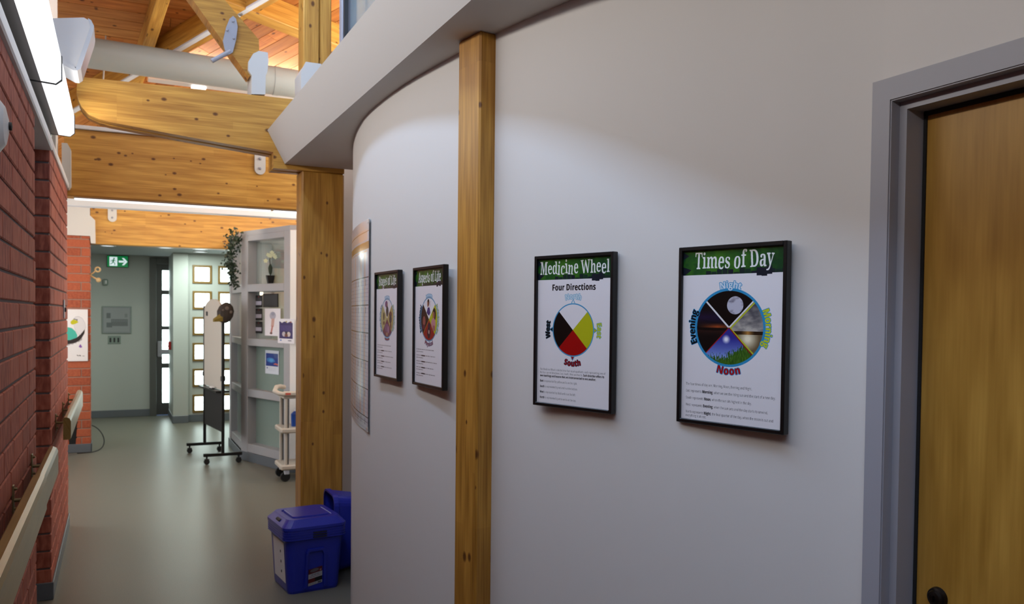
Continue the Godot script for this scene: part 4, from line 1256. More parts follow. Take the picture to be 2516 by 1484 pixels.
	# knee brace with its steel shoe
	b = thing("knee_brace", "slanting timber brace held in a white steel shoe on the beam", "brace", Vector3(0.82, 3.027, -5.535))
	mb = MB.new(); mb.uo = Vector2(0.5, 0.2)
	mb.prism(pxz([[283, -260], [327, -260], [422, -150], [552, 0], [636, 97], [638, 150], [612, 190], [523, 68], [474, 0], [363, -150]], -5.47), Vector3.ZERO, Vector3(1, 0, 0), Vector3.UP, Vector3.BACK, -5.60, -5.47)
	worldly("timber", mb, M.post, b)
	mb = MB.new()
	mb.prism(pxz([[618, 231], [619, 186], [610, 172], [611, 150], [622, 132], [636, 125], [658, 129], [660, 150], [657, 176], [653, 186], [652, 232]], -5.44), Vector3.ZERO, Vector3.RIGHT, Vector3.UP, Vector3.BACK, -5.63, -5.44)
	worldly("steel_shoe", mb, M.bracket, b)
	mb = MB.new()
	mb.prism(pxz([[553, 122], [548, 100], [556, 66], [564, 46], [573, 39], [580, 46], [584, 66], [580, 98], [572, 128], [562, 134]], -5.45), Vector3.ZERO, Vector3.RIGHT, Vector3.UP, Vector3.BACK, -5.468, -5.45)
	var g := worldly("gusset_plate", mb, M.steel, b)
	for q in [[572, 52], [558, 74], [574, 94]]:
		mb = MB.new(); bolt(mb, at_z(q[0], q[1], -5.45), Vector3.BACK, 0.008); worldly("bolt", mb, M.steel, g)
	mb = MB.new(); mb.tube([at_z(566, 126, -5.46), at_z(520, 150, -5.46)], 0.014, 8); worldly("tie_rod", mb, M.steel, b)
	# post let into the curved wall
	var w := wall_at(wall_s(-2.655))
	var p := Vector3(w[0].x, 0, w[0].y); var tg := Vector3(w[1].x, 0, w[1].y); var nn := Vector3(w[2].x, 0, w[2].y)
	b = thing("wall_post", "square timber post let into the curved white wall between framed posters", "post", p)
	mb = MB.new(); mb.uo = Vector2(0.8, 0.05); mb.box(p + Vector3(0, HS / 2.0, 0) - nn * 0.01, Vector3(0.146, HS, 0.142), 0.006, Basis(tg, Vector3.UP, nn), 1); worldly("timber", mb, M.post, b)

func services() -> void:
	var d := thing("round_duct", "round white ventilation duct running across under the plank roof", "duct", Vector3(0.5, 3.7, -8.0))
	var mb := MB.new(); mb.tube([Vector3(-1.62, 3.885, -8.0), Vector3(0.4, 3.838, -8.0), Vector3(2.70, 3.785, -8.0)], 0.129, 28); worldly("tube", mb, M.duct, d)
	for x in [-0.9, 1.32]:
		mb = MB.new(); mb.tube([Vector3(x, 3.8473 - 0.0233 * x, -8.0), Vector3(x + 0.05, 3.8473 - 0.0233 * (x + 0.05), -8.0)], 0.132, 28); worldly("seam_collar", mb, M.duct, d)
	mb = MB.new(); mb.tube([Vector3(1.0, 3.93, -8.0), Vector3(1.0, roof_y(-8.0) - 0.005, -8.0)], 0.006, 8); worldly("hanger_rod", mb, M.bracket, d)
	# pendant strip behind the duct, on a wire
	var a := at_z(362, 192, -8.75); var c := at_z(470, 208, -8.75); var e := Vector3(2.45, 0, 0)
	var y := a.y - 0.02
	var pnd := thing("pendant_light", "white pendant strip light hung behind the round duct", "light", Vector3((a.x + e.x) / 2.0, y, -8.75))
	mb = MB.new(); mb.span(Vector3(a.x, y, -8.82), Vector3(e.x, y + 0.07, -8.68), 0.008); worldly("housing", mb, M.bracket, pnd)
	mb = MB.new(); mb.span(Vector3(c.x, y - 0.03, -8.80), Vector3(at_z(506, 212, -8.75).x, y, -8.70), 0.012); worldly("lamp_lens", mb, M.tube, pnd)
	mb = MB.new(); mb.span(Vector3(a.x + 0.04, y + 0.07, -8.80), Vector3(e.x - 0.04, y + 0.085, -8.70), 0.004); worldly("lamp_lens", mb, M.tube, pnd)
	for x in [a.x + 0.1, e.x - 0.1]:
		mb = MB.new(); mb.tube([Vector3(x, y + 0.07, -8.75), Vector3(x, roof_y(-8.75) - 0.005, -8.75)], 0.005, 6); worldly("suspension_rod", mb, M.bracket, pnd)
	panel_light("pendant_lamp", Vector3((a.x + e.x) / 2.0, y + 0.095, -8.75), Vector3.UP, Vector3.RIGHT, e.x - a.x - 0.1, 0.10, 85.0, Color(1.0, 0.95, 0.86), pnd)
	var wire := MB.new(); wire.tube([at_z(268, -60, -8.4), at_z(253, 210, -8.4)], 0.007, 6)
	var top := at_z(268, -60, -8.4)
	tag(obj("hanging_wire", wire, M.bracket), "thin white wire hanging from the plank roof past the duct", "wire")
	# fluorescent strips in a row above the brick wall
	for k in 5:
		var z0 := -4.20 + (k - 1) * 1.225
		var f := thing("fluorescent_light", ["white fluorescent strip light above the recess in the brick wall", "white fluorescent strip light above the brick beside the alarm bell"][k] if k < 2 else "white fluorescent strip light in the row running back over the door", "light", Vector3(-0.30, 2.65, z0 + 0.61), 0.0, "fluorescent strip lights above the brick wall")
		var za := z0 + 0.003; var zb := z0 + 1.221
		mb = MB.new(); mb.prism(PackedVector2Array([Vector2(-0.40, 2.665), Vector2(-0.352, 2.655), Vector2(-0.300, 2.650), Vector2(-0.300, 2.80), Vector2(-0.40, 2.80)]), Vector3.ZERO, Vector3.RIGHT, Vector3.UP, Vector3.BACK, za, zb); worldly("housing", mb, M.housing, f)
		mb = MB.new(); mb.prism(PackedVector2Array([Vector2(-0.300, 2.652), Vector2(-0.243, 2.648), Vector2(-0.222, 2.668), Vector2(-0.222, 2.768), Vector2(-0.243, 2.790), Vector2(-0.300, 2.800)]), Vector3.ZERO, Vector3.RIGHT, Vector3.UP, Vector3.BACK, za + 0.006, zb - 0.006); worldly("lamp_lens", mb, M.tube, f)
		for ze in [za, zb - 0.006]:
			mb = MB.new(); mb.prism(PackedVector2Array([Vector2(-0.352, 2.652), Vector2(-0.242, 2.645), Vector2(-0.2175, 2.666), Vector2(-0.2175, 2.770), Vector2(-0.241, 2.794), Vector2(-0.352, 2.803)]), Vector3.ZERO, Vector3.RIGHT, Vector3.UP, Vector3.BACK, ze, ze + 0.006); worldly("end_cap", mb, M.dark, f)
		panel_light("fluorescent_lamp", Vector3(-0.2195, 2.735, (za + zb) / 2.0), Vector3(1, 0.02, 0), Vector3.BACK, 1.19, 0.06, 19.5, Color(1.0, 0.965, 0.92), f)
	# wedge-shaped wall lamp above them
	var u := thing("wall_uplight", "white wedge-shaped wall uplight above the fluorescent strips", "light", Vector3(-0.40, 2.95, -4.95))
	var zf := -4.84; var zw := -5.10
	mb = MB.new(); mb.prism(pxz([[118, 45], [206, 43], [219, 50], [224, 64], [190, 166], [180, 163], [118, 128]], zf), Vector3.ZERO, Vector3.RIGHT, Vector3.UP, Vector3.BACK, zw, zf); worldly("shade", mb, M.white, u)
	mb = MB.new(); mb.prism(pxz([[216, 45], [224, 50], [231, 64], [229, 78], [199, 168], [190, 174], [186, 168], [222, 66]], zf), Vector3.ZERO, Vector3.RIGHT, Vector3.UP, Vector3.BACK, zw + 0.003, zf + 0.004); worldly("lip", mb, M.chrome_soft, u)
	mb = MB.new(); mb.prism(pxz([[118, 128], [182, 163], [190, 174], [180, 173], [118, 138]], zf), Vector3.ZERO, Vector3.RIGHT, Vector3.UP, Vector3.BACK, zw + 0.003, zf + 0.004); worldly("rim", mb, M.white, u)

func door() -> void:
	var d := room_node("door_1")
	var xf := 1.503; var za := -1.319; var zi := -1.267; var zn := -0.30; var zno := -0.25
	var h := 2.167; var hi := 2.115
	var hoop := func(z0: float, z1: float, top: float, z2: float, z3: float, top2: float) -> PackedVector2Array:      # jambs and head as one outline
		return PackedVector2Array([Vector2(z0, 0), Vector2(z0, top), Vector2(z1, top), Vector2(z1, 0), Vector2(z3, 0), Vector2(z3, top2), Vector2(z2, top2), Vector2(z2, 0)])
	var mb := MB.new()
	mb.prism(hoop.call(za, zno, h, zi, zn, hi), Vector3.ZERO, Vector3.BACK, Vector3.UP, Vector3.RIGHT, xf + 0.003, 1.60)
	mb.prism(hoop.call(za + 0.003, zno - 0.003, h - 0.003, zi - 0.003, zn + 0.003, hi + 0.003), Vector3.ZERO, Vector3.BACK, Vector3.UP, Vector3.RIGHT, xf, xf + 0.004)
	obj("door_frame", mb, M.steel, d)
	mb = MB.new()
	mb.prism(hoop.call(zi - 0.002, zn + 0.002, hi + 0.002, zi + 0.018, zn - 0.018, hi - 0.018), Vector3.ZERO, Vector3.BACK, Vector3.UP, Vector3.RIGHT, 1.531, 1.595)
	obj("door_stop", mb, M.steel, d)
	mb = MB.new(); mb.uo = Vector2(0.1, 0.3); mb.span(Vector3(1.586, 0.01, zi + 0.003), Vector3(1.63, hi - 0.004, zn - 0.003), 0.002, 1)
	var leaf := obj("door_leaf", mb, M.veneer, d)
	mb = MB.new(); mb.span(Vector3(1.582, 0.0, zi + 0.019), Vector3(1.588, hi - 0.018, zi + 0.026)); mb.span(Vector3(1.582, hi - 0.028, zi + 0.019), Vector3(1.588, hi - 0.019, zn - 0.02)); obj("gasket", mb, M.gasket, d)
	var k := at_x(2305, 1468, 1.586)
	var bs := Basis(Vector3(0, 0, 1), Vector3(-1, 0, 0), Vector3(0, 1, 0))
	mb = MB.new(); mb.lathe([Vector2(0.0, 0.016), Vector2(0.008, 0.018), Vector2(0.014, 0.016), Vector2(0.017, 0.010), Vector2(0.021, 0.008), Vector2(0.023, 0.0)], k, bs, 28); mb.span(k + Vector3(-0.020, -0.006, -0.0016), k + Vector3(-0.015, 0.006, 0.0016))
	obj("lock_cylinder", mb, M.bronze, leaf)


# ---------------------------------------------------------------- on the walls
func framed(label: String, L: Vector2, R: Vector2, im: Image) -> void:
	var W := 0.322; var H := 0.466; var D := 0.022; var b := 0.0105
	var mid := (L + R) / 2.0; var t := (R - L).normalized()
	var n := Vector2(-t.y, t.x)            # out of the wall
	if n.x > 0.0: n = -n
	var turn := atan2(n.x, n.y)
	var base := mid - n * D
	var p := thing("framed_poster", label, "poster", Vector3(base.x, 1.831 - H, base.y), turn, "framed teaching posters on the curved wall")
	var mb := MB.new()
	mb.span(Vector3(-W / 2, 0, 0), Vector3(-W / 2 + b, H, D), 0.0015); mb.span(Vector3(W / 2 - b, 0, 0), Vector3(W / 2, H, D), 0.0015)
	mb.span(Vector3(-W / 2 + b, 0, 0), Vector3(W / 2 - b, b, D), 0.0015); mb.span(Vector3(-W / 2 + b, H - b, 0), Vector3(W / 2 - b, H, D), 0.0015)
	obj("frame", mb, M.black, p)
	mb = MB.new(); mb.span(Vector3(-W / 2 + b * 0.5, b * 0.5, 0.001), Vector3(W / 2 - b * 0.5, H - b * 0.5, 0.011)); obj("backing", mb, M.paper, p)
	mb = MB.new(); var x := W / 2 - b * 0.6; var y0 := b * 0.6; var y1 := H - b * 0.6
	mb.quad(Vector3(-x, y1, 0.0135), Vector3(x, y1, 0.0135), Vector3(x, y0, 0.0135), Vector3(-x, y0, 0.0135), Vector3.BACK)
	obj("print", mb, printed(im, 0.30), p)

func on_the_walls() -> void:
	framed("framed Times of Day poster with moon, sunset and noon photographs in its wheel", Vector2(1.357, -1.802), Vector2(1.436, -1.504), print_times())
	framed("framed Medicine Wheel poster with black, white, yellow and red quarters", Vector2(1.180, -2.311), Vector2(1.274, -2.008), print_medicine())
	framed("framed Aspects of Life poster with people in its wheel beside timber post", Vector2(1.0695, -3.18), Vector2(1.079, -2.838), print_life("Aspects of Life", true))
	framed("framed Stages of Life poster in muted purples next to the calendar", Vector2(1.044, -3.642), Vector2(1.052, -3.299), print_life("Stages of Life", false))
	# laminated calendar following the curve
	var s0 := wall_s(-3.80); var ln := 0.80; var y0 := 1.085; var y1 := 2.095
	var c := thing("wall_calendar", "tall laminated wall calendar with peach bands curling round the curved wall", "calendar", Vector3(1.08, y0, -3.85))
	var mb := MB.new(); var n := 24; var prev := []
	var edge := MB.new()
	for k in n + 1:
		var w := wall_at(s0 + ln * k / n)
		var nn := Vector3(w[2].x, 0, w[2].y); var p := Vector3(w[0].x, 0, w[0].y) + nn * (0.005 + 0.006 * maxf(0.0, 1.0 - k / 3.0))
		var uu := 1.0 - float(k) / n
		if k:
			var a := prev[0] as Vector3; var pn := prev[1] as Vector3; var pu := prev[2] as float
			mb.tri(a + Vector3(0, y0, 0), p + Vector3(0, y0, 0), p + Vector3(0, y1, 0), pn, nn, nn, Vector2(pu, 1), Vector2(uu, 1), Vector2(uu, 0))
			mb.tri(a + Vector3(0, y0, 0), p + Vector3(0, y1, 0), a + Vector3(0, y1, 0), pn, nn, pn, Vector2(pu, 1), Vector2(uu, 0), Vector2(pu, 0))
			edge.quad(a + Vector3(0, y1, 0) - pn * 0.003, p + Vector3(0, y1, 0) - nn * 0.003, p + Vector3(0, y0, 0) - nn * 0.003, a + Vector3(0, y0, 0) - pn * 0.003, -nn)
		prev = [p, nn, uu]
	worldly("sheet", mb, printed(print_calendar(), 0.16), c)
	worldly("backing", edge, M.paper, c)
	for y in [y1 - 0.012, y0 + 0.012]:
		mb = MB.new()
		var w := wall_at(s0 + 0.012); var nn := Vector3(w[2].x, 0, w[2].y); var tg := Vector3(w[1].x, 0, w[1].y)
		mb.box(Vector3(w[0].x, y, w[0].y) + nn * 0.010, Vector3(0.03, 0.02, 0.008), 0.002, Basis(tg, Vector3.UP, tg.cross(Vector3.UP)))
		worldly("clip", mb, M.glass, c)
	# handrails
	rail("handrail", "cream wooden handrail with a lapped joint on the near brick wall", -4.30, 1.6, -3.55)
	rail("handrail", "short cream wooden handrail on the brick beyond the recess", -7.30, -5.44, 99.0)
	# bell on the brick
	var at := at_x(-34, 305, XW)
	var bell := thing("alarm_bell", "round grey alarm bell high on the near brick wall", "bell", at)
	var bs := Basis(Vector3(0, 0, -1), Vector3(1, 0, 0), Vector3(0, -1, 0))
	mb = MB.new(); mb.lathe([Vector2(0.085, 0.0), Vector2(0.085, 0.010), Vector2(0.080, 0.030), Vector2(0.055, 0.048), Vector2(0.020, 0.056), Vector2(0, 0.057)], Vector3.ZERO, bs, 28); obj("gong", mb, M.bracket, bell)
	mb = MB.new(); mb.lathe([Vector2(0.012, 0.056), Vector2(0.012, 0.064), Vector2(0, 0.066)], Vector3.ZERO, bs, 10); obj("centre_nut", mb, M.dark, bell)
	# switch plate and small scars on the second length of brick
	var a1 := at_x(155, 732, XW); var a2 := at_x(157, 782, XW)
	var sw := thing("switch_plate", "grey metal switch plate on the brick above the short handrail", "switch", Vector3(XW, a2.y, a1.z))
	mb = MB.new(); mb.span(Vector3(0, 0, -0.035), Vector3(0.010, 0.13, 0.035), 0.003); obj("plate", mb, M.steel, sw)
	mb = MB.new(); mb.span(Vector3(0.010, 0.045, -0.006), Vector3(0.020, 0.075, 0.006), 0.002); obj("lever", mb, M.dark, sw)
	# eagle canvas on the pier
	var e := thing("eagle_canvas", "white canvas painting of an eagle's head hung on orange brick", "painting", Vector3(-0.43, 1.064, -10.80))
	mb = MB.new(); mb.span(Vector3(-0.115, 0, 0), Vector3(0.122, 0.60, 0.022), 0.003); obj("canvas", mb, M.paper, e)
	mb = MB.new(); mb.quad(Vector3(-0.113, 0.598, 0.0228), Vector3(0.120, 0.598, 0.0228), Vector3(0.120, 0.002, 0.0228), Vector3(-0.113, 0.002, 0.0228), Vector3.BACK); obj("picture", mb, printed(print_eagle(), 0.7), e)
	# antler-like hook on the corner of the pier
	var hk := thing("coat_hook", "cream double coat hook on the corner of the brick pier", "hook", Vector3(-0.283, 2.07, -10.86))
	mb = MB.new()
	mb.tube([Vector3(0.0, 0.0, 0), Vector3(0.03, 0.02, 0.01), Vector3(0.06, 0.05, 0.01)], 0.009, 8); mb.tube([Vector3(0.0, -0.01, 0), Vector3(0.03, -0.03, 0.01), Vector3(0.075, -0.055, 0.01)], 0.010, 8)
	obj("arm", mb, M.cream_hook, hk)
	var ts := Basis(Vector3(1, 0, 0), Vector3(0, 0, 1), Vector3(0, -1, 0))
	mb = MB.new()
	var ringp := []
	for k in 15: ringp.append(Vector3(0.078 + cos(TAU * k / 14) * 0.026, 0.062 + sin(TAU * k / 14) * 0.026, 0.012))
	mb.tube(ringp, 0.010, 8); obj("knob", mb, M.cream_hook, hk)
	mb = MB.new(); mb.lathe([Vector2(0, -0.02), Vector2(0.02, -0.012), Vector2(0.028, 0.0), Vector2(0.02, 0.012), Vector2(0, 0.02)], Vector3(0.085, -0.06, 0.012), ts, 12); obj("knob", mb, M.cream_hook, hk)
	# end wall fittings
	var ex := thing("exit_sign", "green lit exit sign with running figure and arrow on the end wall", "sign", Vector3(0.008, 2.325, -14.22))
	mb = MB.new(); mb.span(Vector3(-0.15, 0, 0), Vector3(0.15, 0.18, 0.045), 0.006); obj("case", mb, M.dark, ex)
	mb = MB.new(); mb.quad(Vector3(-0.144, 0.174, 0.0462), Vector3(0.144, 0.174, 0.0462), Vector3(0.144, 0.006, 0.0462), Vector3(-0.144, 0.006, 0.0462), Vector3.BACK)
	var em := printed(print_exit(), 0.4); em.emission_enabled = true; em.emission_texture = em.albedo_texture; em.emission = Color.BLACK; em.emission_energy_multiplier = 0.75
	obj("lit_sign_face", mb, em, ex)
	var th := thing("wall_sensor", "small round-cornered sensor box on the end wall under the exit sign", "sensor", Vector3(-0.165, 2.04, -14.22))
	mb = MB.new(); mb.box(Vector3(0, 0.05, 0.02), Vector3(0.075, 0.10, 0.04), 0.015); obj("case", mb, M.frosted, th)
	mb = MB.new(); mb.box(Vector3(0.01, 0.055, 0.042), Vector3(0.02, 0.05, 0.008), 0.003); obj("window", mb, M.white, th)
	var sh := thing("notice_panel", "grey framed floor plan hung on the end wall", "notice", Vector3(-0.007, 1.298, -14.22))
	mb = MB.new(); mb.span(Vector3(-0.207, 0, 0), Vector3(0.207, 0.426, 0.018), 0.004); obj("board", mb, M.frosted, sh)
	mb = MB.new(); mb.quad(Vector3(-0.195, 0.414, 0.0187), Vector3(0.195, 0.414, 0.0187), Vector3(0.195, 0.012, 0.0187), Vector3(-0.195, 0.012, 0.0187), Vector3.BACK); obj("print", mb, printed(print_sheet(), 0.5), sh)
	var ot := thing("switch_bank", "grey bank of three wall switches below the floor plan", "switch", Vector3(-0.04, 1.14, -14.22))
	mb = MB.new(); mb.span(Vector3(-0.09, 0, 0), Vector3(0.09, 0.125, 0.010), 0.003); obj("plate", mb, M.frosted, ot)
	for k in 3:
		mb = MB.new(); mb.box(Vector3(-0.055 + k * 0.055, 0.06, 0.012), Vector3(0.024, 0.07, 0.010), 0.003); obj("rocker", mb, M.dark, ot)
	var fa := thing("fire_alarm", "red fire alarm pull station on the stub wall by the entrance door", "alarm", Vector3(0.735, 1.07, -13.60))
	mb = MB.new(); mb.span(Vector3(-0.035, 0, -0.05), Vector3(0.004, 0.125, 0.05), 0.006); obj("box", mb, mat(Color(0.60, 0.06, 0.05), 0.4), fa)
	mb = MB.new(); mb.span(Vector3(-0.045, 0.045, -0.035), Vector3(-0.034, 0.065, 0.035), 0.003); obj("pull_bar", mb, M.white, fa)
	# things by the pier
	var bk := thing("waste_bin", "tall slim black waste bin in front of the brick pier", "bin", at_y(179, 1110, 0.0))
	mb = MB.new(); mb.loft([_ring(0.0, 0.09, 0.16, 0.02), _ring(0.36, 0.105, 0.18, 0.02)], true, false); mb.loft([_ring(0.012, 0.080, 0.15, 0.02), _ring(0.36, 0.095, 0.17, 0.02)], true, false, true); mb.loft([_ring(0.36, 0.105, 0.18, 0.02), _ring(0.3605, 0.095, 0.17, 0.02)], false, false)
	obj("body", mb, M.rubber, bk)
	mb = MB.new(); mb.loft([_ring(0.345, 0.111, 0.186, 0.02), _ring(0.363, 0.111, 0.186, 0.02)], false, false); obj("rim", mb, M.black, bk)
	var pts := []
	for k in 13:
		var a := -PI / 2 + PI * k / 12
		pts.append(Vector3(-0.27 + cos(a) * 0.13, 0.012 + (sin(a) + 1.0) * 0.155 * (0.5 + 0.5 * k / 12.0) * 1.0, -10.72))
	pts[0].y = 0.008
	pts = [Vector3(-0.42, 0.008, -10.70), Vector3(-0.34, 0.008, -10.71)] + pts
	mb = MB.new(); mb.tube(pts, 0.006, 7)
	tag(obj("power_cable", mb, M.dark), "dark cable looping out from the foot of the brick pier", "cable")

func rail(called: String, label: String, za: float, zb: float, joint: float) -> void:
	var r := thing(called, label, "handrail", Vector3(XW, 0.89, (za + zb) / 2.0))
	var y0 := 0.895; var y1 := 1.025
	var parts := [[za, zb, 0.0]] if joint > 50.0 else [[za, joint, 0.0], [joint, zb, 0.004]]
	for q in parts:
		var g: float = q[2]
		var mb := MB.new(); mb.uo = Vector2(g * 100.0, 0.2)
		var x1 := XW + 0.095 + g; var x0 := XW + 0.055 - g
		mb.prism(PackedVector2Array([Vector2(x0, y0 - g), Vector2(x1 - 0.006, y0 - g), Vector2(x1, y0 - g + 0.006), Vector2(x1, y1 + g - 0.022), Vector2(x1 - 0.006, y1 + g - 0.007), Vector2(x1 - 0.020, y1 + g), Vector2(x0 + 0.006, y1 + g), Vector2(x0, y1 + g - 0.008)]), Vector3.ZERO, Vector3.RIGHT, Vector3.UP, Vector3.BACK, q[0], q[1])
		worldly("board", _turn_uv(mb), M.rail, r)
	var zs := []
	var z := za + 0.16
	while z < zb - 0.1:
		zs.append(z); z += 0.72
	for zz in zs:
		var mb := MB.new()
		mb.span(Vector3(XW - 0.001, 0.92, zz - 0.016), Vector3(XW + 0.006, 1.02, zz + 0.016), 0.002)
		mb.tube([Vector3(XW + 0.004, 0.965, zz), Vector3(XW + 0.058, 0.965, zz)], 0.007, 8)
		bolt(mb, Vector3(XW + 0.006, 1.006, zz), Vector3.RIGHT, 0.006); bolt(mb, Vector3(XW + 0.006, 0.934, zz), Vector3.RIGHT, 0.006)
		worldly("bracket", mb, M.brass, r)

func _turn_uv(mb: MB) -> MB:
	for i in mb.u.size():
		mb.u[i] = Vector2(mb.v[i].z, mb.v[i].y * 0.5 + mb.v[i].x)
	return mb

func _ring(y: float, w: float, d: float, r: float, cx := 0.0, cz := 0.0) -> Array:     # rounded rectangle at height y
	var out := []
	for q in [[1, 1, 0.0], [-1, 1, 0.25], [-1, -1, 0.5], [1, -1, 0.75]]:
		for k in 6:
			var a: float = TAU * (q[2] + 0.25 * k / 5.0)
			out.append(Vector3(cx + q[0] * (w / 2 - r) + cos(a) * r, y, cz + q[1] * (d / 2 - r) + sin(a) * r))
	return out

# ---------------------------------------------------------------- bins
func bins() -> void:
	var b := thing("recycling_bin", "blue plastic recycling bin with closed lid at the foot of the column", "bin", Vector3(1.035, 0, -5.045), deg_to_rad(6.0))
	var mb := MB.new()
	mb.loft([_ring(0.0, 0.300, 0.320, 0.035), _ring(0.015, 0.310, 0.330, 0.04), _ring(0.345, 0.348, 0.372, 0.045)], true, true)
	obj("body", mb, M.blue, b)
	# arched recess frame on the front
	mb = MB.new()
	var arch := PackedVector2Array([Vector2(-0.065, 0.03), Vector2(-0.058, 0.235), Vector2(-0.048, 0.262), Vector2(0.048, 0.262), Vector2(0.058, 0.235), Vector2(0.065, 0.03), Vector2(0.052, 0.03), Vector2(0.047, 0.228), Vector2(0.038, 0.248), Vector2(-0.038, 0.248), Vector2(-0.047, 0.228), Vector2(-0.052, 0.03)])
	var lean := Vector3(0, 1, 0.060).normalized()
	mb.prism(arch, Vector3(0, 0, 0.1655), Vector3.RIGHT, lean, Vector3.RIGHT.cross(lean), -0.004, 0.016); obj("front_arch", mb, M.blue, b)
	mb = MB.new()
	mb.loft([_ring(0.318, 0.362, 0.386, 0.05), _ring(0.322, 0.372, 0.396, 0.05), _ring(0.376, 0.376, 0.400, 0.05), _ring(0.382, 0.370, 0.394, 0.05)], true, true); obj("rim", mb, M.blue, b)
	for k in 4:
		mb = MB.new(); mb.loft([_ring(0.324 + k * 0.014, 0.379, 0.403, 0.051), _ring(0.330 + k * 0.014, 0.379, 0.403, 0.051)], true, true); obj("rib", mb, M.blue, b)
	for k in 3:
		mb = MB.new(); mb.box(Vector3(0.02, 0.332 + k * 0.014, 0.203), Vector3(0.085, 0.006, 0.008), 0.002); obj("grip_bar", mb, M.black, b)
	mb = MB.new()
	mb.loft([_ring(0.382, 0.384, 0.408, 0.055), _ring(0.398, 0.384, 0.408, 0.055), _ring(0.404, 0.372, 0.396, 0.055), _ring(0.432, 0.320, 0.340, 0.05), _ring(0.437, 0.310, 0.330, 0.05), _ring(0.437, 0.250, 0.262, 0.04), _ring(0.430, 0.240, 0.252, 0.04)], true, true)
	var lid := obj("lid", mb, M.blue, b)
	mb = MB.new(); mb.loft([_ring(0.4302, 0.226, 0.236, 0.03), _ring(0.441, 0.220, 0.230, 0.03), _ring(0.443, 0.210, 0.220, 0.03)], false, true); obj("flap", mb, M.blue, lid)
	mb = MB.new(); mb.box(Vector3(-0.168, 0.412, 0.02), Vector3(0.020, 0.030, 0.070), 0.005, Basis(Vector3.BACK, deg_to_rad(40))); obj("latch", mb, M.blue_dark, lid)
	var sl := Vector3(0, 1, 0.060).normalized()
	mb = MB.new(); var o := Vector3(0, 0, 0.1665)
	var q := [o + Vector3(-0.040, 0, 0) + sl * 0.135, o + Vector3(0.044, 0, 0) + sl * 0.150, o + Vector3(0.044, 0, 0) + sl * 0.050, o + Vector3(-0.040, 0, 0) + sl * 0.035]
	mb.quad(q[0], q[1], q[2], q[3], Vector3(0, -0.06, 1).normalized()); obj("product_label", mb, printed(print_label(), 0.3), b)
	mb = MB.new(); var s2 := Vector3(-0.057, 1, 0).normalized(); o = Vector3(-0.1565, 0, 0)
	mb.quad(o + Vector3(0, 0, -0.10) + s2 * 0.30, o + Vector3(0, 0, 0.125) + s2 * 0.30, o + Vector3(0, 0, 0.125) + s2 * 0.06, o + Vector3(0, 0, -0.10) + s2 * 0.06, Vector3(-1, -0.057, 0).normalized())
	obj("paper_sign", mb, M.paper, b)
	for y in [0.115, 0.175, 0.235]:
		mb = MB.new(); mb.box(o + Vector3(-0.001, 0, 0.05) + s2 * y, Vector3(0.001, 0.014, 0.014), 0.0); obj("sign_mark", mb, M.dark, b)
	# open box stood on its end behind
	var c := thing("recycling_box", "open blue plastic box stood on end between the column and curved wall", "bin", Vector3(1.312, 0, -5.28))
	mb = MB.new()
	var ring_at := func(x: float, w: float, h: float, r: float) -> Array:
		var out := []
		for p in _ring(0, w, h, r): out.append(Vector3(x, h / 2.0 + p.z + (0.50 - h) / 2.0, p.x))
		return out
	mb.loft([ring_at.call(0.075, 0.26, 0.44, 0.05), ring_at.call(-0.07, 0.29, 0.49, 0.06)], true, false); mb.loft([ring_at.call(0.065, 0.25, 0.43, 0.05), ring_at.call(-0.07, 0.282, 0.482, 0.06)], true, false, true)
	obj("shell", mb, M.blue, c)
	mb = MB.new(); mb.loft([ring_at.call(-0.055, 0.302, 0.50, 0.065), ring_at.call(-0.085, 0.302, 0.50, 0.065), ring_at.call(-0.085, 0.278, 0.476, 0.06)], false, false); obj("rim", mb, M.blue, c)
	mb = MB.new(); mb.span(Vector3(-0.02, 0.40, -0.11), Vector3(-0.01, 0.43, -0.02), 0.003); obj("grip_slot", mb, M.blue_dark, c)


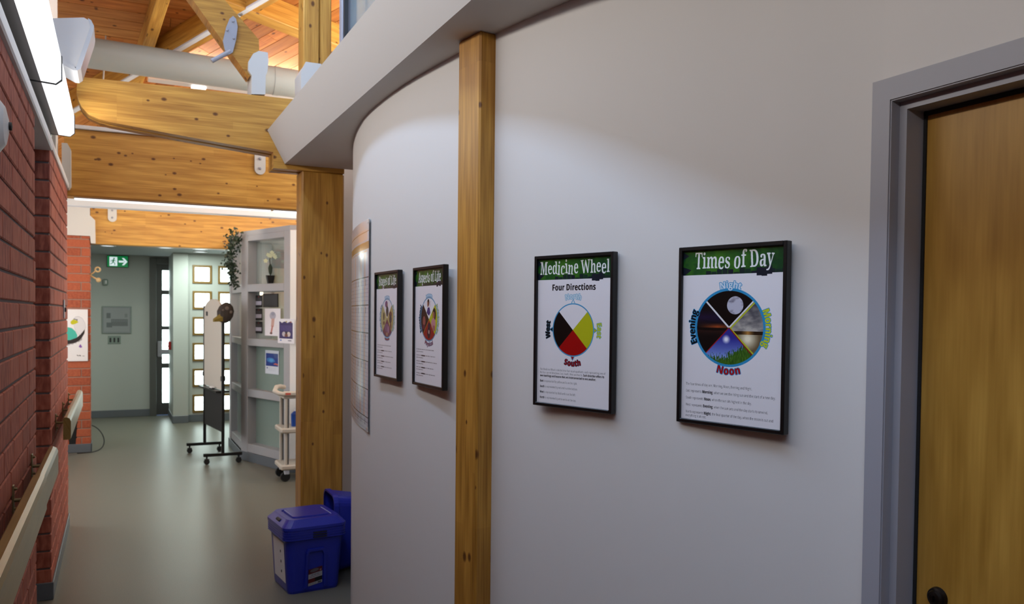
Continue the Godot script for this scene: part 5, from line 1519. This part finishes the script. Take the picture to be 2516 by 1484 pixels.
# ---------------------------------------------------------------- glazed office
func office() -> void:
	var A := Vector3(1.251, 0, -9.652); var Bq := at_y(712, 1158, 0.0)
	Bq = Vector3(1.60, 0, -8.65)
	var u := (Bq - A).normalized(); var nn := Vector3(u.z, 0, -u.x)
	if nn.dot(-A) < 0.0: nn = -nn
	var P := func(px: float, py: float) -> Vector2:
		var q := at_plane(px, py, A, nn)
		return Vector2((q - A).dot(u), q.y)
	var root := room_node("wall_office")
	var bs := Basis(u, Vector3.UP, nn)
	var L := (Bq - A).length()
	var top: float = P.call(650, 573).y
	var ys := []            # rails: [low, high]
	for q in [[1100, 1128], [962, 981], [834, 852], [697, 716], [573, 588]]: ys.append([P.call(650, q[1]).y, P.call(650, q[0]).y])
	ys[0][0] = 0.10
	var xa: float = P.call(608, 800).x; var xb: float = P.call(697, 800).x
	var th := 0.15
	var put := func(mb: MB, x0: float, x1: float, y0: float, y1: float, d0: float, d1: float, bev: float) -> void:
		mb.box(A + u * (x0 + x1) / 2.0 + Vector3(0, (y0 + y1) / 2.0, 0) + nn * (d0 + d1) / 2.0, Vector3(x1 - x0, y1 - y0, absf(d1 - d0)), bev, bs)
	var mb := MB.new(); put.call(mb, 0.0, xa, 0.0, top, -th, 0.0, 0.004); obj("post", mb, M.office, root)
	mb = MB.new(); put.call(mb, xb, L, 0.0, top, -th, 0.0, 0.004); obj("post", mb, M.office, root)
	for y in ys:
		mb = MB.new(); put.call(mb, xa, xb, y[0], y[1], -th, 0.0, 0.004); obj("rail", mb, M.office, root)
	for k in 4:
		mb = MB.new(); put.call(mb, xa, xb, ys[k][1], ys[k + 1][0], -0.115, -0.105, 0.0)
		obj("pane", mb, M.frosted if k < 2 else M.glass, root)
	mb = MB.new(); put.call(mb, 0.0, L, 0.0, 0.10, 0.0, 0.012, 0.003); obj("skirting", mb, M.base, root)
	# next facet turning away to the right, and the wing running back
	var u2 := Vector3(0.86, 0, 0.51).normalized(); var n2 := Vector3(-u2.z, 0, u2.x)
	if n2.dot(-A) < 0.0: n2 = -n2
	mb = MB.new(); mb.box(Bq + u2 * 0.63 + Vector3(0, top / 2.0, 0) - n2 * 0.06, Vector3(1.26, top, 0.12), 0.004, Basis(u2, Vector3.UP, n2)); obj("panel", mb, M.white, root)
	mb = MB.new(); mb.box(Bq + u2 * 0.63 + Vector3(0, 0.05, 0) + n2 * 0.006, Vector3(1.26, 0.10, 0.012), 0.003, Basis(u2, Vector3.UP, n2)); obj("skirting", mb, M.base, root)
	var zr := -10.72
	mb = MB.new(); mb.span(Vector3(1.251, 0, zr), Vector3(1.36, top, zr + 0.13), 0.004); obj("post", mb, M.office, root)
	for y in ys:
		mb = MB.new(); mb.span(Vector3(1.262, y[0], zr + 0.13), Vector3(1.38, y[1], -9.70), 0.004); obj("rail", mb, M.office, root)
	for k in 4:
		mb = MB.new(); mb.span(Vector3(1.33, ys[k][1], zr + 0.13), Vector3(1.338, ys[k + 1][0], -9.72)); obj("pane", mb, M.frosted if k < 2 else M.glass, root)
	mb = MB.new(); mb.span(Vector3(1.239, 0, zr), Vector3(1.251, 0.10, -9.66), 0.003); obj("skirting", mb, M.base, root)
	mb = MB.new(); mb.prism(PackedVector2Array([Vector2(1.25, 10.72), Vector2(1.25, 9.66), Vector2(1.60, 8.66), Vector2(2.68, 8.02), Vector2(2.68, 10.72)]), Vector3.ZERO, Vector3.RIGHT, Vector3.FORWARD, Vector3.UP, top, top + 0.05); obj("roof_panel", mb, M.office, root)
	# office behind the glass: back wall, blind, window frame
	mb = MB.new(); mb.span(Vector3(1.36, 0, -10.74), Vector3(2.70, top, -10.62)); room("wall_office_back", mb, M.cream)
	mb = MB.new(); mb.span(Vector3(1.52, 0.0, -10.62), Vector3(1.72, top, -10.48), 0.01); room("trim_5", mb, M.office)
	var bl := thing("roller_blind", "dark rolled-up blind over the office window behind the orchid", "blind", Vector3(2.0, 2.20, -10.50))
	mb = MB.new(); mb.span(Vector3(-0.45, 0.0, -0.03), Vector3(0.6, 0.16, 0.0), 0.004); obj("fabric", mb, M.dark, bl)
	mb = MB.new(); mb.tube([Vector3(-0.46, 0.18, -0.02), Vector3(0.61, 0.18, -0.02)], 0.03, 12); obj("roller", mb, M.dark, bl)
	var lamp := thing("globe_lamp", "small glowing globe lamp inside the glazed office", "lamp", Vector3(0, 0, 0))
	var lp := at_plane(641, 720, A - nn * 0.35, nn)
	lamp.position = lp
	mb = MB.new(); mb.lathe([Vector2(0, -0.028), Vector2(0.02, -0.02), Vector2(0.028, 0), Vector2(0.02, 0.02), Vector2(0, 0.028)], Vector3.ZERO, Basis(), 14); obj("bulb", mb, glow(Color(1.0, 0.93, 0.82), 3.0), lamp)
	mb = MB.new(); mb.tube([Vector3(0, 0.026, 0), Vector3(0, top - lp.y - 0.004, 0)], 0.004, 6); obj("stem", mb, M.dark, lamp)
	var ol := OmniLight3D.new(); ol.name = "globe_glow"; lamp.add_child(ol); ol.light_energy = 0.12; ol.light_color = Color(1.0, 0.92, 0.8); ol.light_size = 0.02; ol.shadow_enabled = true; ol.omni_range = 12.0
	# flat things stuck to the glass and frame
	var stick := func(called: String, label: String, cat: String, px0: float, py0: float, px1: float, py1: float, depth: float, m: Material, frame: Material, bdr: float, group: String) -> void:
		var pl := A + nn * depth
		var q0 := at_plane(px0, py0, pl, nn); var q1 := at_plane(px1, py1, pl, nn)
		var w := absf((q1 - q0).dot(u)); var h := absf(q1.y - q0.y)
		var turn := atan2(nn.x, nn.z)
		var c := (q0 + q1) / 2.0
		var t := thing(called, label, cat, Vector3(c.x, minf(q0.y, q1.y), c.z), turn, group)
		var s := MB.new(); s.span(Vector3(-w / 2, 0, -0.004 - bdr * 0.5), Vector3(w / 2, h, 0.0), 0.001); obj("sheet" if bdr == 0.0 else "frame", s, frame, t)
		var f := MB.new(); f.quad(Vector3(-w / 2 + bdr, h - bdr, 0.0008), Vector3(w / 2 - bdr, h - bdr, 0.0008), Vector3(w / 2 - bdr, bdr, 0.0008), Vector3(-w / 2 + bdr, bdr, 0.0008), Vector3.BACK); obj("print", f, m, t)
	stick.call("flyer", "purple flyer with white border taped to the office frame", "flyer", 683, 783, 723, 845, 0.006, printed(print_purple(), 0.3), M.paper, 0.0, "")
	stick.call("flyer", "blue flyer with white foot stuck on the frosted office glass", "flyer", 652, 860, 685, 921, -0.098, printed(print_blue(), 0.3), M.paper, 0.0, "")
	stick.call("sketch", "pale drawing of a beaded feather standing on the office ledge", "drawing", 651, 758, 689, 826, -0.085, printed(print_hand(), 0.6), M.paper, 0.0, "")
	var cm := printed(print_card(), 0.4)
	for k in 3: stick.call("memo_card", ["topmost", "middle", "lowest"][k] + " of three black and white cards beside the framed slate", "card", 627, 726 + k * 32, 644, 755 + k * 32, -0.098, cm, M.black, 0.0, "cards on the office glass")
	stick.call("framed_slate", "black framed slate in the middle of the office glass", "frame", 646, 722, 682, 755, -0.092, M.dark, M.black, 0.012, "")
	# orchid on the top ledge
	var o := at_plane(664, 691, A - nn * 0.06, nn); o.y = ys[3][1]
	var orc := thing("potted_orchid", "white orchid in a square black pot on the office ledge", "plant", o)
	mb = MB.new(); mb.loft([_ring(0.0, 0.055, 0.055, 0.008), _ring(0.085, 0.085, 0.085, 0.010), _ring(0.090, 0.088, 0.088, 0.010)], true, true); obj("pot", mb, M.black, orc)
	mb = MB.new(); mb.tube([Vector3(0, 0.08, 0), Vector3(0.012, 0.14, 0.0), Vector3(0.0, 0.20, 0), Vector3(-0.008, 0.26, 0.0), Vector3(0.02, 0.31, 0.0)], 0.005, 7); obj("stem", mb, M.leaf, orc)
	for k in 2:
		mb = MB.new(); var sg := -1.0 if k else 1.0
		mb.prism(PackedVector2Array([Vector2(0, 0.08), Vector2(0.018 * sg, 0.12), Vector2(0.024 * sg, 0.17), Vector2(0.006 * sg, 0.22), Vector2(-0.004 * sg, 0.14)]), Vector3.ZERO, Vector3.RIGHT, Vector3.UP, Vector3.BACK, -0.003 + k * 0.01, 0.003 + k * 0.01); obj("leaf", mb, M.leaf, orc)
	for q in [[0.0, 0.30, 0.01], [0.035, 0.31, 0.0], [0.015, 0.335, 0.01], [-0.02, 0.31, -0.01], [-0.05, 0.245, 0.01], [0.05, 0.29, 0.01]]:
		mb = MB.new()
		for j in 5:
			var a: float = TAU * j / 5.0 + q[0] * 20.0; var d := Vector3(cos(a), sin(a), 0.2); var sd := Vector3(-sin(a), cos(a), 0)
			var c := Vector3(q[0], q[1], q[2])
			mb.quad(c, c + d * 0.014 + sd * 0.011, c + d * 0.027, c + d * 0.014 - sd * 0.011, Vector3(0, 0, 1))
		obj("flower", mb, M.petal, orc)
	# ivy trailing from the corner
	var iv := at_z(575, 575, -9.60)
	var ivy := thing("hanging_ivy", "dark green ivy trailing down the corner of the glazed office", "plant", Vector3(1.20, 1.95, -9.66))
	var r := RandomNumberGenerator.new(); r.seed = 17
	var vine := MB.new(); var fol := MB.new()
	var spine := []
	for q in [[583, 572], [573, 590], [567, 620], [563, 650], [568, 672], [577, 690]]: spine.append(at_z(q[0], q[1], -9.60))
	vine.tube(spine, 0.006, 6); 
	for k in 520:
		var t := r.randf() * 4.999; var i := int(t)
		var p: Vector3 = spine[i].lerp(spine[i + 1], t - i)
		var wd: float = lerpf(0.085, 0.045, t / 5.0) if t < 3.6 else 0.035
		p += Vector3(r.randfn(0, wd * 0.55), r.randfn(0, 0.05), r.randfn(0, 0.035) + 0.02)
		var up := Vector3(r.randfn(), r.randfn() - 1.0, r.randfn()).normalized(); var sd := up.cross(Vector3(r.randfn(), r.randfn(), 1.5)).normalized(); var nl := sd.cross(up)
		var s := r.randf_range(0.016, 0.032)
		fol.quad(p, p + up * s * 0.5 + sd * s * 0.55, p + up * s * 1.25, p + up * s * 0.5 - sd * s * 0.55, nl)
	worldly("vine", vine, M.leaf, ivy)
	var fo := worldly("foliage", fol, M.ivy, ivy); fo.set_meta("kind", "stuff")


func whiteboard() -> void:
	var zf := -9.44; var zr := -10.29
	var xf := 1.035; var xr := 0.925
	var w := thing("rolling_whiteboard", "narrow arched whiteboard on a black rolling stand", "whiteboard", Vector3(0.98, 0, -9.87))
	var mb: MB
	var k := 0
	for q in [[xf, zf], [xr, zr]]:
		mb = MB.new(); mb.span(Vector3(q[0] - 0.20, 0.085, q[1] - 0.022), Vector3(q[0] + 0.20, 0.120, q[1] + 0.022), 0.005); worldly("foot", mb, M.black, w)
		for sx in [-0.165, 0.165]:
			mb = MB.new(); mb.tube([Vector3(q[0] + sx, 0.085, q[1]), Vector3(q[0] + sx, 0.058, q[1])], 0.010, 8)
			mb.span(Vector3(q[0] + sx - 0.024, 0.045, q[1] - 0.020), Vector3(q[0] + sx + 0.024, 0.062, q[1] + 0.020), 0.004)
			var c := worldly("caster", mb, M.black, w)
			mb = MB.new()
			for side in [-0.013, 0.013]: mb.lathe([Vector2(0, -0.008), Vector2(0.027, -0.008), Vector2(0.030, 0.0), Vector2(0.027, 0.008), Vector2(0, 0.008)], Vector3(q[0] + sx, 0.030, q[1] + side), Basis(Vector3.RIGHT, Vector3.BACK, Vector3.DOWN), 16)
			worldly("wheel", mb, M.rubber, c)
		mb = MB.new(); mb.span(Vector3(q[0] - 0.016, 0.11, q[1] - 0.016), Vector3(q[0] + 0.016, 1.72 if k else 1.60, q[1] + 0.016), 0.004); worldly("upright", mb, M.black, w)
		mb = MB.new(); mb.lathe([Vector2(0.026, 0), Vector2(0.026, 0.05), Vector2(0.02, 0.055)], Vector3(q[0], 0.90, q[1]), Basis(), 14); worldly("clamp_collar", mb, M.black, w)
		k += 1
	var u := Vector3(xr - xf, 0, zr - zf); var L := u.length(); u = u.normalized(); var n := Vector3(-u.z, 0, u.x)
	if n.x > 0.0: n = -n
	var o := Vector3(xf, 0, zf)
	var arch := PackedVector2Array([Vector2(0.02, 0.80), Vector2(L - 0.02, 0.80), Vector2(L - 0.02, 1.66)])
	for j in range(1, 12): arch.append(Vector2(L / 2.0 + cos(PI * j / 12.0) * (L / 2.0 - 0.02), 1.66 + sin(PI * j / 12.0) * 0.135))
	arch.append(Vector2(0.02, 1.66))
	mb = MB.new(); mb.prism(arch, o, u, Vector3.UP, n, -0.010, 0.010); worldly("board", mb, M.board, w)
	mb = MB.new(); mb.prism(PackedVector2Array([Vector2(0.02, 0.34), Vector2(L - 0.02, 0.34), Vector2(L - 0.02, 0.765), Vector2(0.02, 0.765)]), o, u, Vector3.UP, n, -0.006, 0.006); worldly("modesty_panel", mb, M.dark_panel, w)
	mb = MB.new(); mb.box(o + u * L / 2.0 + Vector3(0, 0.782, 0), Vector3(L - 0.03, 0.020, 0.15), 0.004, Basis(u, Vector3.UP, n)); worldly("pen_tray", mb, M.black, w)
	var mg := thing("board_magnet", "small dark magnet near the top of the arched whiteboard", "magnet", o + u * (L * 0.80) + n * 0.010 + Vector3(0, 1.63, 0))
	mb = MB.new(); mb.box(n * 0.005, Vector3(0.05, 0.05, 0.010), 0.003, Basis(u, Vector3.UP, n)); obj("disc", mb, M.dark, mg)
	var er := thing("board_eraser", "white eraser lying on the whiteboard's pen tray", "eraser", o + u * 0.30 + n * 0.045 + Vector3(0, 0.7925, 0))
	mb = MB.new(); mb.box(Vector3(0, 0.006, 0), Vector3(0.10, 0.012, 0.04), 0.003, Basis(u, Vector3.UP, n)); obj("felt", mb, M.dark, er)
	mb = MB.new(); mb.box(Vector3(0, 0.018, 0), Vector3(0.10, 0.014, 0.042), 0.004, Basis(u, Vector3.UP, n)); obj("grip", mb, M.white, er)
	# brown and yellow mask hung over the front upright
	var mk := thing("hanging_mask", "brown and yellow carved mask hung over the whiteboard's corner", "mask", Vector3(1.03, 1.50, -9.375))
	mb = MB.new()
	var rg := []
	for q in [[-0.11, 0.018, 0.02], [-0.09, 0.055, 0.05], [-0.04, 0.082, 0.06], [0.02, 0.088, 0.062], [0.07, 0.070, 0.05], [0.10, 0.040, 0.03], [0.115, 0.014, 0.012]]:
		var ring := []
		for j in 14:
			var a := TAU * j / 14
			ring.append(Vector3(0.02 + cos(a) * q[1] + q[0] * 0.10, 0.14 + q[0], 0.02 + sin(a) * q[2]))
		rg.append(ring)
	mb.loft(rg); obj("face", mb, M.mask_brown, mk)
	mb = MB.new(); mb.loft([[Vector3(-0.04, 0.13, 0.06), Vector3(0.0, 0.10, 0.075), Vector3(-0.01, 0.05, 0.065), Vector3(-0.05, 0.06, 0.05)], [Vector3(-0.11, 0.075, 0.06), Vector3(-0.095, 0.065, 0.07), Vector3(-0.095, 0.045, 0.065), Vector3(-0.11, 0.045, 0.055)]]); obj("beak", mb, M.mask_yellow, mk)
	mb = MB.new()
	for q in [[0.03, 0.19, 0.078, 0.022], [0.07, 0.15, 0.068, 0.018], [-0.01, 0.17, 0.078, 0.012]]: mb.lathe([Vector2(q[3], 0), Vector2(q[3] * 0.8, 0.006), Vector2(0, 0.008)], Vector3(q[0], q[1], q[2]), Basis(Vector3.RIGHT, Vector3.BACK, Vector3.DOWN), 10)
	obj("eye", mb, M.mask_grey, mk)


func cart() -> void:
	var c := thing("utility_cart", "beige plastic utility cart partly behind the wooden column", "cart", Vector3(1.72, 0, -8.31))
	var mb: MB
	var x0 := 1.435; var x1 := 2.05; var z0 := -8.52; var z1 := -8.16
	for q in [[0.115, 0.165], [0.475, 0.525]]:
		mb = MB.new(); mb.span(Vector3(x0 - 0.005, q[0], z0), Vector3(x1, q[1], z1), 0.012); worldly("shelf", mb, M.beige, c)
	mb = MB.new(); mb.span(Vector3(x0 + 0.02, 0.81, z0 + 0.02), Vector3(x1, 0.84, z1 - 0.02), 0.008); worldly("shelf", mb, M.beige, c)
	for q in [[x0 + 0.055, z1 - 0.04], [x0 + 0.055, z0 + 0.04], [x1 - 0.055, z1 - 0.04], [x1 - 0.055, z0 + 0.04]]:
		mb = MB.new(); mb.span(Vector3(q[0] - 0.018, 0.16, q[1] - 0.018), Vector3(q[0] + 0.018, 0.82, q[1] + 0.018), 0.006); var p := worldly("post", mb, M.beige, c)
		mb = MB.new(); mb.span(Vector3(q[0] + 0.006, 0.17, q[1] + 0.018), Vector3(q[0] + 0.017, 0.81, q[1] + 0.0195)); worldly("slot_strip", mb, M.dark, p)
		mb = MB.new(); mb.span(Vector3(q[0] - 0.025, 0.07, q[1] - 0.022), Vector3(q[0] + 0.025, 0.116, q[1] + 0.022), 0.006); var cs := worldly("caster", mb, M.chrome_soft, c)
		mb = MB.new(); mb.lathe([Vector2(0, -0.014), Vector2(0.042, -0.014), Vector2(0.048, -0.006), Vector2(0.048, 0.006), Vector2(0.042, 0.014), Vector2(0, 0.014)], Vector3(q[0] - 0.012, 0.048, q[1]), Basis(Vector3.RIGHT, Vector3.BACK, Vector3.DOWN), 18); worldly("wheel", mb, M.rubber, cs)
	mb = MB.new(); mb.tube([Vector3(x0 + 0.03, 0.855, z1 - 0.01), Vector3(x0 - 0.02, 0.865, z1 - 0.02), Vector3(x0 - 0.055, 0.885, z1 - 0.07), Vector3(x0 - 0.02, 0.915, z1 - 0.18), Vector3(x0 + 0.03, 0.915, z1 - 0.26), Vector3(x0 + 0.08, 0.90, z0 + 0.04)], 0.022, 12)
	worldly("handle", mb, M.beige, c)
	mb = MB.new(); mb.span(Vector3(x0 + 0.01, 0.835, z1 - 0.035), Vector3(x1, 0.885, z1 + 0.005), 0.014); worldly("tray_rim", mb, M.beige, c)
	mb = MB.new(); mb.span(Vector3(x0 + 0.035, 0.852, z1 + 0.005), Vector3(x0 + 0.085, 0.872, z1 + 0.007)); worldly("badge", mb, M.badge, c)
	var b := thing("spray_bottle", "blue bottle with white cap on the cart's middle shelf", "bottle", Vector3(1.60, 0.526, -8.30))
	mb = MB.new(); mb.loft([_ring(0, 0.09, 0.06, 0.015), _ring(0.12, 0.095, 0.062, 0.015), _ring(0.15, 0.04, 0.035, 0.012)]); obj("bottle", mb, M.bottle, b)
	mb = MB.new(); mb.lathe([Vector2(0.018, 0.148), Vector2(0.018, 0.185), Vector2(0, 0.188)], Vector3.ZERO, Basis(), 12); obj("cap", mb, M.white, b)


func lobby_lights() -> void:
	var says := ["round recessed downlight in the lobby ceiling above the exit sign", "round recessed downlight in the lobby ceiling by the entrance door", "round recessed downlight in front of the small square windows", "round recessed downlight close to the small square windows"]
	var nth := -1
	for q in [[265, 603], [407, 608], [492, 612], [492, 618]]:
		nth += 1
		var p := at_y(q[0], q[1], 2.519)
		var d := thing("downlight", says[nth], "light", p, 0.0, "downlights in the lobby ceiling")
		var mb := MB.new(); mb.lathe([Vector2(0.10, 0.0), Vector2(0.10, -0.008), Vector2(0.085, -0.010), Vector2(0.082, 0.0)], Vector3.ZERO, Basis(), 24); obj("trim_ring", mb, M.white, d)
		mb = MB.new(); mb.lathe([Vector2(0.082, -0.004), Vector2(0, -0.004)], Vector3.ZERO, Basis(), 24); obj("lamp_lens", mb, M.downlight, d)
		panel_light("downlight_lamp", p + Vector3(0, -0.014, 0), Vector3.DOWN, Vector3.RIGHT, 0.11, 0.11, 270.0, Color(0.95, 1.0, 0.96), d)


func _ready() -> void:
	rng.seed = 2024
	camera_and_light()
	make_materials()
	M.daylight = glow(Color(0.92, 1.0, 0.99), 6.0)
	M.opal = glow(Color(0.86, 0.92, 1.0), 1.3)
	M.downlight = glow(Color(0.95, 0.98, 1.0), 1.2)
	M.doorframe = mat(Color(0.34, 0.35, 0.34), 0.5)
	M.doorleaf = mat(Color(0.25, 0.26, 0.26), 0.45)
	M.housing = mat(Color(0.62, 0.60, 0.58), 0.4)
	M.chrome_soft = mat(Color(0.78, 0.80, 0.83), 0.3)
	M.cream_hook = mat(Color(0.78, 0.66, 0.46), 0.5)
	M.brass = mat(Color(0.50, 0.44, 0.30), 0.45, 0.3)
	M.blue_dark = mat(Color(0.02, 0.03, 0.14), 0.5)
	M.leaf = mat(Color(0.09, 0.17, 0.10), 0.5)
	M.ivy = mat(Color(0.08, 0.16, 0.08), 0.5)
	M.petal = mat(Color(0.86, 0.88, 0.74), 0.6)
	M.board = mat(Color(0.76, 0.73, 0.69), 0.35)
	M.dark_panel = mat(Color(0.09, 0.10, 0.11), 0.6)
	M.mask_brown = mat(Color(0.16, 0.11, 0.07), 0.7)
	M.mask_yellow = mat(Color(0.46, 0.38, 0.10), 0.7)
	M.mask_grey = mat(Color(0.36, 0.31, 0.28), 0.7)
	M.beige = mat(Color(0.74, 0.71, 0.66), 0.45)
	M.badge = mat(Color(0.75, 0.32, 0.26), 0.5)
	M.bottle = mat(Color(0.08, 0.26, 0.58), 0.3)
	wall_plan()
	shell()
	timber_roof()
	beams()
	services()
	door()
	on_the_walls()
	bins()
	office()
	whiteboard()
	cart()
	lobby_lights()
